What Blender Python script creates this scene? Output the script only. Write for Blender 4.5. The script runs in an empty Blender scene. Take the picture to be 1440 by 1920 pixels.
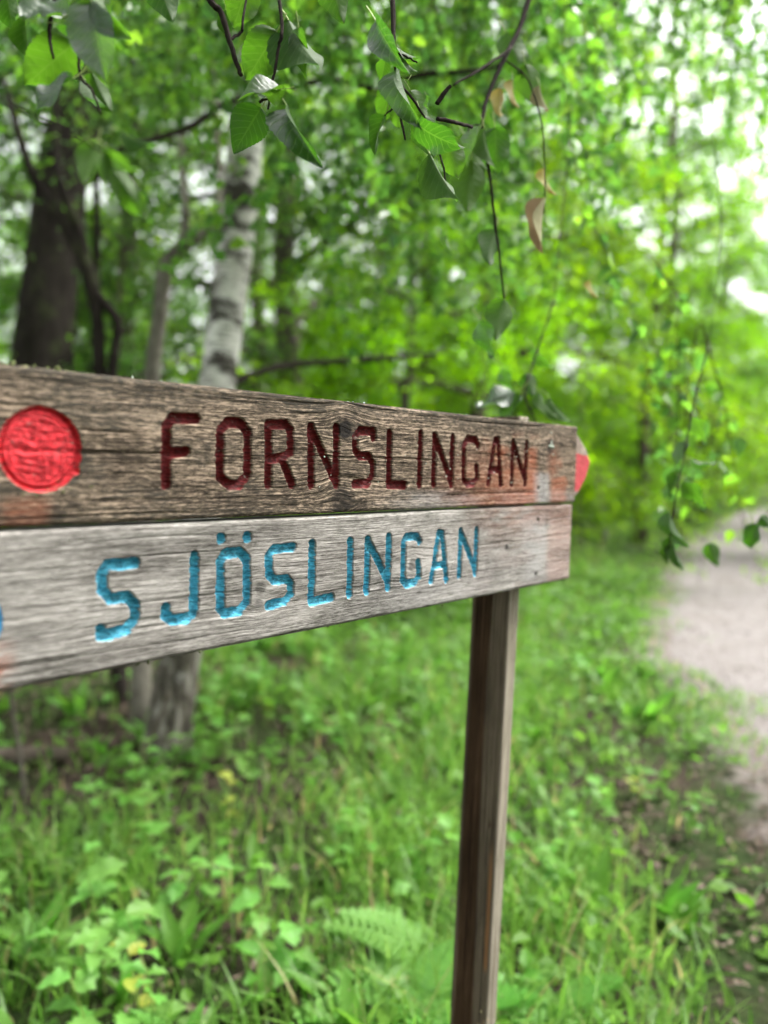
import bpy, math, random
import numpy as np
from mathutils import Vector, Matrix

# ------------------------------------------------------------------ camera, sky, sun, exposure
SC = bpy.context.scene
COL = SC.collection
CAM_H = 1.45
FPX = 1500.0                                   # focal length in pixels of a 1440 x 1920 frame
# rows: world X, Y, Z written in camera axes (x right, y down, z forward)
R = np.array([[0.999622, 0.02749, 0.0], [0.001722, -0.062611, 0.998037], [0.027436, -0.997659, -0.062635]])

cam_data = bpy.data.cameras.new('camera')
cam = bpy.data.objects.new('camera', cam_data)
COL.objects.link(cam)
cam_data.sensor_fit = 'VERTICAL'
cam_data.sensor_height = 36.0
cam_data.lens = FPX / 1920 * 36.0
cam_data.clip_start = 0.02
cam_data.clip_end = 2000
cam_data.dof.use_dof = True
cam_data.dof.focus_distance = 1.02
cam_data.dof.aperture_fstop = 2.0
M4 = Matrix.Identity(4)
for i in range(3):
    M4[i][0] = R[i][0]; M4[i][1] = -R[i][1]; M4[i][2] = -R[i][2]
M4[2][3] = CAM_H
cam.matrix_world = M4
SC.camera = cam

SUN_EL, SUN_AZ = math.radians(58), math.radians(70)   # azimuth measured from +Y (view direction) towards +X
world = bpy.data.worlds.new('World'); SC.world = world; world.use_nodes = True
wn = world.node_tree
for nd in list(wn.nodes): wn.nodes.remove(nd)
w_out = wn.nodes.new('ShaderNodeOutputWorld'); w_bg = wn.nodes.new('ShaderNodeBackground')
w_sky = wn.nodes.new('ShaderNodeTexSky'); w_hsv = wn.nodes.new('ShaderNodeHueSaturation')
w_sky.sky_type = 'NISHITA'; w_sky.sun_disc = False
w_sky.sun_elevation = SUN_EL; w_sky.sun_rotation = SUN_AZ
w_sky.air_density = 1.0; w_sky.dust_density = 4.0; w_sky.ozone_density = 1.0
w_hsv.inputs['Saturation'].default_value = 0.10         # an overcast sky is nearly white
wn.links.new(w_sky.outputs[0], w_hsv.inputs['Color']); wn.links.new(w_hsv.outputs[0], w_bg.inputs[0])
wn.links.new(w_bg.outputs[0], w_out.inputs[0])
w_bg.inputs[1].default_value = 0.125

sun_data = bpy.data.lights.new('sun', 'SUN'); sun = bpy.data.objects.new('sun', sun_data); COL.objects.link(sun)
sun_data.energy = 1.5; sun_data.angle = math.radians(25); sun_data.color = (1.0, 0.97, 0.90)
sdir = Vector((math.sin(SUN_AZ) * math.cos(SUN_EL), math.cos(SUN_AZ) * math.cos(SUN_EL), math.sin(SUN_EL)))
sun.rotation_euler = sdir.to_track_quat('Z', 'Y').to_euler()

SC.view_settings.view_transform = 'Standard'; SC.view_settings.look = 'None'
SC.view_settings.gamma = 1.0; SC.view_settings.use_curve_mapping = False
SC.view_settings.exposure = 2.45
SC.render.engine = 'CYCLES'
SC.cycles.max_bounces = 5; SC.cycles.diffuse_bounces = 3; SC.cycles.glossy_bounces = 2
SC.cycles.transmission_bounces = 6; SC.cycles.transparent_max_bounces = 4
SC.cycles.caustics_reflective = False; SC.cycles.caustics_refractive = False
SC.cycles.use_denoising = True
SC.cycles.use_adaptive_sampling = True; SC.cycles.adaptive_threshold = 0.025; SC.cycles.adaptive_min_samples = 24
SC.cycles.sample_clamp_indirect = 6.0

# ------------------------------------------------------------------ helpers
def cam2world(p):
    return R @ np.asarray(p, float) + np.array([0, 0, CAM_H])
def P(px, py, z):                                  # photo pixel and depth along the view axis -> a point of the place
    return cam2world(((px - 720) / FPX * z, (py - 960) / FPX * z, z))
def hit(px, py):                                   # photo pixel -> point on level ground
    q = R @ np.array([(px - 720) / FPX, (py - 960) / FPX, 1.0])
    return q * (CAM_H / -q[2]) + np.array([0, 0, CAM_H])

_tab = np.random.default_rng(5).random((256, 256))
def vn(x, y, seed=0):
    x = np.asarray(x, float) + seed * 17.31; y = np.asarray(y, float) + seed * 9.77
    xi = np.floor(x).astype(int); yi = np.floor(y).astype(int)
    fx = x - xi; fy = y - yi
    fx = fx * fx * (3 - 2 * fx); fy = fy * fy * (3 - 2 * fy)
    a = _tab[xi & 255, yi & 255]; b = _tab[(xi + 1) & 255, yi & 255]
    c = _tab[xi & 255, (yi + 1) & 255]; d = _tab[(xi + 1) & 255, (yi + 1) & 255]
    return (a * (1 - fx) + b * fx) * (1 - fy) + (c * (1 - fx) + d * fx) * fy
def fbm(x, y, o=4, seed=0):
    s = 0; a = 0.5; t = 0
    for k in range(o):
        s = s + a * vn(np.asarray(x) * 2 ** k, np.asarray(y) * 2 ** k, seed + k); t += a; a *= 0.5
    return s / t
def smooth(e0, e1, x):
    t = np.clip((x - e0) / (e1 - e0), 0, 1); return t * t * (3 - 2 * t)

def mesh_np(name, V, F, mats=(), attrs=None, smooth_shade=True, mat_index=None):
    me = bpy.data.meshes.new(name)
    V = np.asarray(V, np.float32); Fs = F if isinstance(F, list) else [F]
    Fs = [np.asarray(f, np.int32) for f in Fs if len(f)]
    me.vertices.add(len(V)); me.vertices.foreach_set('co', V.ravel())
    tot = np.concatenate([np.full(len(f), f.shape[1], np.int32) for f in Fs])
    idx = np.concatenate([f.ravel() for f in Fs])
    st = np.zeros(len(tot), np.int32); st[1:] = np.cumsum(tot)[:-1]
    me.loops.add(len(idx)); me.loops.foreach_set('vertex_index', idx)
    me.polygons.add(len(tot)); me.polygons.foreach_set('loop_start', st); me.polygons.foreach_set('loop_total', tot)
    if mat_index is not None: me.polygons.foreach_set('material_index', np.asarray(mat_index, np.int32))
    me.update(calc_edges=True)
    me.polygons.foreach_set('use_smooth', np.full(len(tot), smooth_shade))
    for k, a in (attrs or {}).items():
        a = np.asarray(a, np.float32)
        if a.ndim == 1:
            t = me.attributes.new(k, 'FLOAT', 'POINT'); t.data.foreach_set('value', a)
        else:
            t = me.attributes.new(k, 'FLOAT_VECTOR', 'POINT'); t.data.foreach_set('vector', a.ravel())
    for m in mats: me.materials.append(m)
    me.validate()
    return me
def obj(name, me, parent=None, loc=None, label=None, category=None, group=None, kind=None):
    o = bpy.data.objects.new(name, me); COL.objects.link(o)
    if parent is not None: o.parent = parent
    if loc is not None: o.location = loc
    tag(o, label, category, group, kind)
    return o
def tag(o, label=None, category=None, group=None, kind=None):
    if label: o['label'] = label
    if category: o['category'] = category
    if group: o['group'] = group
    if kind: o['kind'] = kind
    return o
def copy_tree(o, parent=None):
    c = o.copy(); COL.objects.link(c); c.parent = parent
    for ch in list(o.children): copy_tree(ch, c)
    return c

def unit(a): return a / (np.linalg.norm(a, axis=-1, keepdims=True) + 1e-12)
def tube(pts, radii, sides=8, cap=True, twist=0.0):
    pts = np.asarray(pts, float); radii = np.asarray(radii, float); n = len(pts)
    tan = np.gradient(pts, axis=0); tan = unit(tan)
    ref = np.array([0.31, 0.87, 0.38]) if abs(tan[0] @ np.array([0.31, 0.87, 0.38])) < 0.9 else np.array([1.0, 0, 0])
    V = []
    for i in range(n):
        a = np.cross(tan[i], ref); a /= np.linalg.norm(a); b = np.cross(tan[i], a); ref = np.cross(a, tan[i]) if False else ref
        ang = np.arange(sides) / sides * 2 * math.pi + twist * i
        V.append(pts[i] + radii[i] * (np.cos(ang)[:, None] * a + np.sin(ang)[:, None] * b))
    V = np.concatenate(V)
    j = np.arange(sides); k = (j + 1) % sides
    F = np.concatenate([np.stack([i * sides + j, i * sides + k, (i + 1) * sides + k, (i + 1) * sides + j], 1) for i in range(n - 1)])
    T = np.zeros((0, 3), int)
    if cap:
        V = np.vstack([V, pts[:1], pts[-1:]]); c0, c1 = len(V) - 2, len(V) - 1
        T = np.concatenate([np.stack([np.full(sides, c0), k, j], 1), np.stack([np.full(sides, c1), (n - 1) * sides + j, (n - 1) * sides + k], 1)])
    return V, F, T
class Acc:                                       # collects pieces that make ONE part
    def __init__(s): s.V = []; s.Q = []; s.T = []; s.n = 0
    def add(s, V, Q=None, T=None):
        s.V.append(V)
        if Q is not None and len(Q): s.Q.append(np.asarray(Q) + s.n)
        if T is not None and len(T): s.T.append(np.asarray(T) + s.n)
        s.n += len(V)
    def mesh(s, name, mats, attrs=None, sm=True):
        F = []
        if s.Q: F.append(np.concatenate(s.Q))
        if s.T: F.append(np.concatenate(s.T))
        return mesh_np(name, np.concatenate(s.V), F, mats, attrs, sm)
def spline(ctrl, n):
    c = np.asarray(ctrl, float); m = len(c)
    c = np.vstack([2 * c[0] - c[1], c, 2 * c[-1] - c[-2]])
    out = []
    for t in np.linspace(0, m - 1 - 1e-6, n):
        i = int(t); u = t - i; p0, p1, p2, p3 = c[i:i + 4]
        out.append(0.5 * (2 * p1 + (p2 - p0) * u + (2 * p0 - 5 * p1 + 4 * p2 - p3) * u * u + (3 * p1 - p0 - 3 * p2 + p3) * u ** 3))
    return np.array(out)

# ------------------------------------------------------------------ material helpers
class NT:
    def __init__(s, name):
        s.m = bpy.data.materials.new(name); s.m.use_nodes = True; s.t = s.m.node_tree
        for nd in list(s.t.nodes): s.t.nodes.remove(nd)
        s.out = s.t.nodes.new('ShaderNodeOutputMaterial')
    def n(s, typ, ins=None, **props):
        nd = s.t.nodes.new('ShaderNode' + typ)
        for k, v in props.items(): setattr(nd, k, v)
        for k, v in (ins or {}).items(): s.put(nd.inputs[k], v)
        return nd
    def put(s, sock, v):
        if hasattr(v, 'is_output') or isinstance(v, bpy.types.NodeSocket): s.t.links.new(v, sock)
        elif isinstance(v, (tuple, list)) and len(v) == 3 and sock.type == 'RGBA': sock.default_value = (*v, 1)
        else: sock.default_value = v
    def attr(s, name): return s.n('Attribute', attribute_name=name)
    def math(s, op, a, b=None, c=None, clamp=False):
        nd = s.n('Math', operation=op, use_clamp=clamp); s.put(nd.inputs[0], a)
        if b is not None: s.put(nd.inputs[1], b)
        if c is not None: s.put(nd.inputs[2], c)
        return nd.outputs[0]
    def noise(s, vec, scale=1.0, detail=4.0, rough=0.55, **k):
        nd = s.n('TexNoise', {'Scale': scale, 'Detail': detail, 'Roughness': rough, **k})
        if vec is not None: s.put(nd.inputs['Vector'], vec)
        return nd.outputs['Fac']
    def scalev(s, vec, sc):
        nd = s.n('VectorMath', operation='MULTIPLY'); s.put(nd.inputs[0], vec); nd.inputs[1].default_value = sc
        return nd.outputs[0]
    def ramp(s, fac, stops):
        nd = s.n('ValToRGB'); s.put(nd.inputs[0], fac); e = nd.color_ramp.elements
        while len(e) < len(stops): e.new(0.5)
        for el, (p, c) in zip(e, stops): el.position = p; el.color = (*c, 1) if len(c) == 3 else c
        return nd.outputs[0]
    def maprange(s, v, a, b, c=0.0, d=1.0, smoothstep=True):
        nd = s.n('MapRange', interpolation_type='SMOOTHSTEP' if smoothstep else 'LINEAR')
        s.put(nd.inputs[0], v); 
        for i, x in enumerate((a, b, c, d)): nd.inputs[i + 1].default_value = x
        return nd.outputs[0]
    def mix(s, fac, a, b, mode='MIX'):
        nd = s.n('Mix', data_type='RGBA', blend_type=mode); s.put(nd.inputs[0], fac); s.put(nd.inputs[6], a); s.put(nd.inputs[7], b)
        return nd.outputs[2]
    def bump(s, h, strength=0.5, dist=0.01):
        return s.n('Bump', {'Height': h, 'Strength': strength, 'Distance': dist}).outputs[0]
    def bsdf(s, col, rough=0.8, spec=0.3, normal=None, **k):
        nd = s.n('BsdfPrincipled', {'Base Color': col, 'Roughness': rough, 'Specular IOR Level': spec, **k})
        if normal is not None: s.put(nd.inputs['Normal'], normal)
        return nd.outputs[0]
    def done(s, sh): s.t.links.new(sh, s.out.inputs[0]); return s.m

def leaf_material(name, stops, transl=0.52, rough=0.30, spec=0.28, back=1.25, tstops=None, objvar=0.25, sat=1.04):
    k = NT(name)
    r = k.attr('rnd').outputs['Fac']
    oi = k.n('ObjectInfo').outputs['Random']
    col = k.ramp(r, stops)
    hs = k.n('HueSaturation', {'Color': col, 'Value': k.math('MULTIPLY_ADD', oi, objvar, 1 - objvar / 2), 'Hue': k.math('MULTIPLY_ADD', oi, 0.02, 0.49)})
    geo = k.n('NewGeometry').outputs['Backfacing']
    c2 = k.mix(geo, hs.outputs[0], k.mix(0.35, hs.outputs[0], (0.16, 0.24, 0.10)))
    a = k.bsdf(c2, rough, spec)
    tcol = k.mix(0.0 if tstops is None else 1.0, hs.outputs[0], k.ramp(r, tstops or stops))
    tr = k.n('BsdfTranslucent', {'Color': k.n('HueSaturation', {'Color': tcol, 'Saturation': sat, 'Value': k.math('MULTIPLY_ADD', oi, objvar * 2.0, 2.3)}).outputs[0]})
    ms = k.n('MixShader', {0: transl}); k.t.links.new(a, ms.inputs[1]); k.t.links.new(tr.outputs[0], ms.inputs[2])
    return k.done(ms.outputs[0])

GREEN = [(0.0, (0.024, 0.066, 0.013)), (0.45, (0.054, 0.126, 0.020)), (0.9, (0.090, 0.190, 0.017)), (1.0, (0.12, 0.20, 0.02))]
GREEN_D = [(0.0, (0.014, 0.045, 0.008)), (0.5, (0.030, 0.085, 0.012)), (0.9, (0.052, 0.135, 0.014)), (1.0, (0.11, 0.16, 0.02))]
GREEN_Y = [(0.0, (0.042, 0.115, 0.008)), (0.45, (0.102, 0.215, 0.010)), (0.9, (0.150, 0.28, 0.014)), (1.0, (0.18, 0.27, 0.02))]
GRASS = [(0.0, (0.030, 0.085, 0.010)), (0.5, (0.080, 0.165, 0.024)), (0.88, (0.135, 0.235, 0.042)), (0.96, (0.20, 0.23, 0.06)), (1.0, (0.26, 0.21, 0.10))]
M = {}
M['leaf'] = leaf_material('leaf_green', GREEN)
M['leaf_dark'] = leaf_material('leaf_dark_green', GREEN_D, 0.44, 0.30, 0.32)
M['leaf_bright'] = leaf_material('leaf_bright_green', GREEN_Y, 0.55, sat=1.12)
M['grass'] = leaf_material('grass_blades', GRASS, 0.42, 0.45, 0.30)
M['herb'] = leaf_material('herb_leaf', [(0.0, (0.045, 0.13, 0.016)), (1.0, (0.095, 0.215, 0.025))], 0.42, 0.5, 0.25)
M['herb_pale'] = leaf_material('herb_leaf_pale', [(0.0, (0.085, 0.21, 0.04)), (1.0, (0.15, 0.30, 0.06))], 0.42, 0.5, 0.3)
M['herb_yellow'] = leaf_material('herb_leaf_yellow', [(0.0, (0.20, 0.25, 0.035)), (1.0, (0.27, 0.28, 0.05))], 0.35, 0.5, 0.3)
M['dead'] = leaf_material('leaf_dry_brown', [(0.0, (0.13, 0.085, 0.045)), (1.0, (0.22, 0.16, 0.09))], 0.12, 0.7, 0.2)
M['litter'] = leaf_material('leaf_litter', [(0.0, (0.0338, 0.0225, 0.0165)), (0.5, (0.0825, 0.0562, 0.0428)), (1.0, (0.1800, 0.1350, 0.1125))], 0.1, 0.75, 0.2)
M['leaf_amber'] = leaf_material('leaf_turning_amber', [(0.0, (0.22, 0.14, 0.025)), (1.0, (0.26, 0.18, 0.03))], 0.25, 0.6, 0.2)

def near_leaf_material():
    k = NT('leaf_near')
    uv = k.attr('luv').outputs['Vector']
    sep = k.n('SeparateXYZ', {0: uv})
    u, v = sep.outputs[0], sep.outputs[1]                       # u across (-1..1), v along (0..1)
    au = k.math('ABSOLUTE', u)
    mid = k.maprange(au, 0.02, 0.07, 1.0, 0.0)
    sv = k.math('SUBTRACT', v, k.math('MULTIPLY', au, 0.22))
    lat = k.math('ABSOLUTE', k.math('SUBTRACT', k.math('FRACT', k.math('MULTIPLY', sv, 8.0)), 0.5))
    lat = k.maprange(lat, 0.05, 0.13, 0.7, 0.0)
    vein = k.math('MAXIMUM', mid, lat)
    oi = k.n('ObjectInfo').outputs['Random']
    tc = k.n('TexCoord').outputs['Object']
    mott = k.noise(tc, 60.0, 3.0)
    top = k.ramp(k.math('ADD', k.math('MULTIPLY', oi, 0.5), k.math('MULTIPLY', mott, 0.5)), [(0.15, (0.0084, 0.0228, 0.0084)), (0.5, (0.0144, 0.0360, 0.0108)), (0.85, (0.0240, 0.0540, 0.0120))])
    top = k.mix(k.math('MULTIPLY', vein, 0.35), top, (0.13, 0.20, 0.07))
    under = k.mix(k.math('MULTIPLY', vein, 0.4), k.mix(oi, (0.0270, 0.0600, 0.0120), (0.0420, 0.0810, 0.0156)), (0.0600, 0.1020, 0.0300))
    geo = k.n('NewGeometry').outputs['Backfacing']
    col = k.mix(geo, top, under)
    nrm = k.bump(k.math('SUBTRACT', k.math('MULTIPLY', mott, 0.5), vein), 0.35, 0.002)
    a = k.bsdf(col, k.math('ADD', k.math('MULTIPLY_ADD', mott, 0.22, 0.20), k.math('MULTIPLY', geo, 0.30)), k.math('MULTIPLY_ADD', geo, -0.75, 1.0), nrm)
    trc = k.mix(k.math('MULTIPLY', vein, 0.5), k.mix(oi, (0.0440, 0.1600, 0.0064), (0.1040, 0.2640, 0.0112)), (0.1280, 0.2720, 0.0240))
    tr = k.n('BsdfTranslucent', {'Color': trc})
    ms = k.n('MixShader', {0: 0.40}); k.t.links.new(a, ms.inputs[1]); k.t.links.new(tr.outputs[0], ms.inputs[2])
    return k.done(ms.outputs[0])
M['near_leaf'] = near_leaf_material()

def bark(name, dark, light, sc=(14, 14, 3), bumps=0.8, moss=0.0):
    k = NT(name); tc = k.n('TexCoord').outputs['Object']
    v = k.scalev(tc, sc); n1 = k.noise(v, 2.0, 6, 0.65); n2 = k.noise(tc, 3.0, 4, 0.6)
    col = k.ramp(k.math('ADD', k.math('MULTIPLY', n1, 0.7), k.math('MULTIPLY', n2, 0.3)), [(0.32, dark), (0.68, light)])
    if moss: col = k.mix(k.maprange(k.noise(tc, 6.0, 5, 0.6), 0.52, 0.66, 0, moss), col, (0.075, 0.105, 0.035))
    return k.done(k.bsdf(col, 0.92, 0.05, k.bump(n1, bumps, 0.02)))
M['bark_dark'] = bark('bark_dark_furrowed', (0.0090, 0.0070, 0.0060), (0.0425, 0.0350, 0.0310), (12, 12, 2.0), 1.0, 0.25)
M['bark_grey'] = bark('bark_grey', (0.0434, 0.0372, 0.0310), (0.1426, 0.1240, 0.1054), (14, 14, 4), 0.7, 0.35)
M['bark_brown'] = bark('bark_brown', (0.0310, 0.0236, 0.0186), (0.1364, 0.1116, 0.0899), (14, 14, 4), 0.7, 0.2)
M['bark_pale'] = bark('bark_pale_grey', (0.05, 0.044, 0.036), (0.22, 0.20, 0.17), (14, 14, 5), 0.7, 0.2)
M['twig'] = bark('twig_bark', (0.0080, 0.0065, 0.0060), (0.0375, 0.0290, 0.0240), (200, 200, 60), 0.5)
M['twig_fine'] = bark('fine_twig_bark', (0.0200, 0.0110, 0.0080), (0.0550, 0.0350, 0.0225), (200, 200, 60), 0.5)
def stalk_mat():
    k = NT('leaf_stalk'); return k.done(k.bsdf((0.20, 0.27, 0.06), 0.5, 0.4))
M['stalk'] = stalk_mat()
def birch_bark():
    k = NT('birch_bark'); tc = k.n('TexCoord').outputs['Object']
    base = k.ramp(k.noise(k.scalev(tc, (6, 6, 5)), 1.0, 5, 0.6), [(0.35, (0.3931, 0.3744, 0.3463)), (0.60, (0.6926, 0.6833, 0.6552))])
    blot = k.maprange(k.noise(k.scalev(tc, (4.0, 4.0, 7.5)), 1.0, 6, 0.70), 0.485, 0.58)
    lent = k.maprange(k.noise(k.scalev(tc, (7, 7, 60)), 1.0, 3, 0.6), 0.56, 0.64)
    sep = k.n('SeparateXYZ', {0: tc})
    low = k.math('SUBTRACT', 1.0, k.maprange(sep.outputs[2], 0.7, 1.5, 0.0, 1.0))               # old corky bark round the foot
    col = k.mix(k.math('MAXIMUM', blot, k.math('MULTIPLY', lent, 0.75)), base, (0.055, 0.048, 0.042))
    col = k.mix(k.math('MULTIPLY', low, k.maprange(k.noise(tc, 9.0, 5, 0.6), 0.25, 0.45, 0.55, 1.0)), col, k.ramp(k.noise(k.scalev(tc, (22, 22, 6)), 1.0, 5, 0.7), [(0.36, (0.018, 0.015, 0.012)), (0.5, (0.085, 0.075, 0.06)), (0.64, (0.24, 0.225, 0.20))]))
    return k.done(k.bsdf(col, 0.75, 0.1, k.bump(blot, 0.5, 0.02)))
M['birch'] = birch_bark()

# ------------------------------------------------------------------ ground and path
def path_centre_left(y):           # x of the path's left edge at distance y
    ys = [-20, 0, 2.0, 3.7, 5.2, 6.3, 8.6, 12, 18, 27, 45, 80]
    xs = [2.0, 1.95, 1.9, 1.87, 2.15, 2.2, 3.0, 4.4, 7.1, 11.7, 23, 48]
    return np.interp(y, ys, xs)
def ground_h(x, y):
    x = np.asarray(x, float); y = np.asarray(y, float)
    e = path_centre_left(y)
    bank = smooth(0, 5, e - x)
    h = 0.16 * (fbm(x * 0.35, y * 0.35, 3, 3) - 0.5) * (0.3 + bank) + 0.05 * (fbm(x * 1.7, y * 1.7, 3, 8) - 0.5)
    h = h * (0.25 + 0.75 * smooth(0.0, 0.5, np.maximum(e - x, x - e - 3.0)))
    far = np.maximum(0, np.hypot(x, y) - 14)
    return h - 0.03 + 0.004 * far * bank
def build_ground():
    a = np.concatenate([-np.geomspace(400, 9, 26), np.linspace(-8.5, 12, 150), np.geomspace(12.6, 400, 26)])
    b = np.concatenate([-np.geomspace(400, 5, 20), np.linspace(-4.5, 20, 190), np.geomspace(20.5, 400, 30)])
    X, Y = np.meshgrid(a, b); Z = ground_h(X, Y)
    n, m = X.shape; I = np.arange(n * m).reshape(n, m)
    F = np.stack([I[:-1, :-1], I[:-1, 1:], I[1:, 1:], I[1:, :-1]], -1).reshape(-1, 4)
    k = NT('forest_soil'); tc = k.n('TexCoord').outputs['Object']
    n1 = k.noise(tc, 1.3, 6, 0.65); n2 = k.noise(tc, 22.0, 5, 0.7)
    soil = k.ramp(n2, [(0.3, (0.0150, 0.0110, 0.0080)), (0.55, (0.0375, 0.0275, 0.0200)), (0.75, (0.0750, 0.0550, 0.0425))])
    moss = k.ramp(n2, [(0.3, (0.0090, 0.0175, 0.0050)), (0.7, (0.0275, 0.0475, 0.0100))])
    col = k.mix(k.maprange(n1, 0.42, 0.58), soil, moss)
    pd = k.math('ADD', k.attr('pd').outputs['Fac'], k.math('MULTIPLY', k.math('SUBTRACT', k.noise(tc, 2.6, 6, 0.7), 0.5), 1.3))
    col = k.mix(k.maprange(pd, 0.30, -0.02, 0.0, 0.9), col, k.ramp(k.noise(tc, 120.0, 3, 0.7), [(0.3, (0.10, 0.083, 0.075)), (0.7, (0.21, 0.18, 0.172))]))
    mat = k.done(k.bsdf(col, 0.95, 0.1, k.bump(n2, 1.0, 0.03)))
    E_ = path_centre_left(Y); PD = np.maximum(E_ - X, X - E_ - 2.9)
    o = obj('ground', mesh_np('ground', np.stack([X, Y, Z], -1).reshape(-1, 3), F, [mat], {'pd': PD.ravel()}), kind='structure', label='forest floor of dark soil and moss under the grass', category='ground')
    ys = np.concatenate([np.linspace(-8, 20, 150), np.linspace(20.5, 80, 60)])
    us = np.linspace(0, 1, 19); wid = 2.9
    V = []
    for y in ys:
        e = path_centre_left(y) + 0.12 * (fbm(y * 1.3, 0.5, 4, 2) - 0.5)
        w = wid + 0.4 * (fbm(y * 1.1, 7.5, 4, 4) - 0.5)
        for u in us:
            x = e + u * w; z = float(ground_h(x, y)) + 0.004 + 0.035 * math.sin(math.pi * u) - (0.03 if u in (0.0, 1.0) else 0)
            V.append((x, y, z))
    n, m = len(ys), len(us); I = np.arange(n * m).reshape(n, m)
    F = np.stack([I[:-1, :-1], I[:-1, 1:], I[1:, 1:], I[1:, :-1]], -1).reshape(-1, 4)
    k = NT('path_gravel'); tc = k.n('TexCoord').outputs['Object']
    g = k.n('TexVoronoi', {'Vector': tc, 'Scale': 70.0}); n1 = k.noise(tc, 1.6, 5, 0.6); n3 = k.noise(tc, 160.0, 3, 0.7)
    c = k.ramp(g.outputs['Color'], [(0.1, (0.080, 0.073, 0.070)), (0.5, (0.150, 0.138, 0.135)), (0.9, (0.25, 0.234, 0.23))])
    c = k.mix(0.55, c, k.ramp(n3, [(0.3, (0.0880, 0.0744, 0.0720)), (0.7, (0.2000, 0.1760, 0.1736))]))
    c = k.mix(k.maprange(n1, 0.45, 0.65, 0, 0.7), c, (0.115, 0.100, 0.093))
    mat = k.done(k.bsdf(c, 0.9, 0.2, k.bump(g.outputs['Distance'], 0.6, 0.008)))
    obj('path', mesh_np('path', np.array(V), F, [mat]), kind='structure', label='pale pinkish gravel path curving away into the wood', category='path')
build_ground()

# ------------------------------------------------------------------ the signpost
D3 = np.array([0.647468, 0.762093, 0.0])              # along the boards, towards the arrow end
N3 = np.array([-0.762093, 0.647468, 0.0])             # from the front face towards the back
O3 = np.array([0.36497, 1.52837, CAM_H - 0.06848])    # arrow end of the seam between the boards
UPPER = [
  ('F', [[(-877.4, 109.1), (-906.8, 108.5), (-914.1, 99.5), (-914.1, 38.5)], [(-913.1, 70.8), (-890.4, 73.2)]]),
  ('O', [[(-834.9, 107.9), (-817.6, 107.6), (-806.9, 98.1), (-805.9, 48.3), (-816.9, 37.9), (-831.2, 37.6), (-844.5, 46.9), (-845.4, 97.0), (-834.9, 107.9)]]),
  ('R', [[(-774.2, 38.6), (-775.5, 108.2), (-747.6, 109.5), (-740.7, 103.2), (-740.1, 77.9), (-748.3, 71.1), (-774.5, 67.2)], [(-754.6, 70.9), (-736.6, 38.5)]]),
  ('N', [[(-703.9, 37.0), (-706.6, 108.8), (-661.7, 41.7)], [(-661.7, 110.4), (-659.2, 38.0)]]),
  ('S', [[(-589.1, 100.5), (-589.5, 108.9), (-616.4, 108.3), (-625.5, 99.7), (-625.2, 82.1), (-615.2, 75.4), (-596.9, 75.2), (-589.3, 65.0), (-588.7, 50.7), (-598.4, 38.4), (-624.1, 37.9)]]),
  ('L', [[(-555.7, 108.5), (-554.6, 36.3), (-519.2, 36.4)]]),
  ('I', [[(-486.1, 110.2), (-486.3, 36.6)]]),
  ('N', [[(-451.8, 37.1), (-452.5, 109.5), (-410.0, 42.8)], [(-407.4, 108.5), (-407.1, 35.5)]]),
  ('G', [[(-338.3, 97.7), (-344.4, 107.3), (-367.0, 107.2), (-376.4, 96.5), (-374.3, 44.3), (-362.8, 36.5), (-348.2, 37.5), (-337.1, 47.4), (-339.8, 64.2)]]),
  ('A', [[(-304.5, 37.4), (-288.5, 109.0), (-279.8, 109.4), (-266.7, 36.5)], [(-301.0, 58.5), (-273.6, 60.3)]]),
  ('N', [[(-232.8, 37.2), (-232.7, 108.5), (-191.5, 46.2)], [(-188.0, 107.6), (-188.6, 37.0)]]),
]
LOWER = [
  ('S', [[(-949.2, -40.5), (-980.5, -40.9), (-986.6, -48.3), (-985.9, -64.8), (-976.6, -74.4), (-958.7, -74.1), (-950.2, -83.9), (-949.4, -96.9), (-959.1, -108.5), (-976.3, -110.1), (-986.9, -109.7), (-987.5, -103.3)]]),
  ('J', [[(-877.3, -38.7), (-877.2, -101.4), (-886.4, -106.5), (-905.3, -105.2), (-913.9, -98.0), (-913.3, -90.7)]]),
  ('O', [[(-835.8, -39.8), (-815.3, -39.0), (-805.0, -47.9), (-803.6, -97.4), (-813.9, -107.5), (-835.3, -106.8), (-841.4, -99.5), (-842.4, -47.0), (-835.8, -39.8)], [(-841.7, -22.0)], [(-804.4, -22.7)]]),
  ('S', [[(-732.6, -38.4), (-764.5, -39.2), (-771.2, -46.2), (-770.6, -68.1), (-762.1, -76.4), (-741.9, -76.5), (-735.0, -84.3), (-734.8, -95.0), (-744.3, -104.5), (-770.5, -105.5)]]),
  ('L', [[(-700.0, -36.2), (-699.4, -109.8), (-663.1, -108.4)]]),
  ('I', [[(-629.7, -37.4), (-629.0, -108.1)]]),
  ('N', [[(-595.1, -107.4), (-595.6, -37.2), (-554.4, -93.6)], [(-551.2, -35.2), (-550.4, -106.9)]]),
  ('G', [[(-481.3, -46.1), (-488.1, -37.8), (-512.9, -38.1), (-518.2, -45.4), (-517.4, -99.4), (-508.5, -106.5), (-488.6, -106.1), (-480.1, -97.4), (-483.7, -76.6)]]),
  ('A', [[(-449.7, -106.7), (-434.6, -35.8), (-426.4, -36.7), (-411.4, -109.5)], [(-442.8, -85.5), (-419.7, -84.9)]]),
  ('N', [[(-377.4, -106.0), (-377.7, -36.1), (-335.5, -98.6)], [(-333.8, -36.5), (-333.6, -105.7)]]),
]
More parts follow.
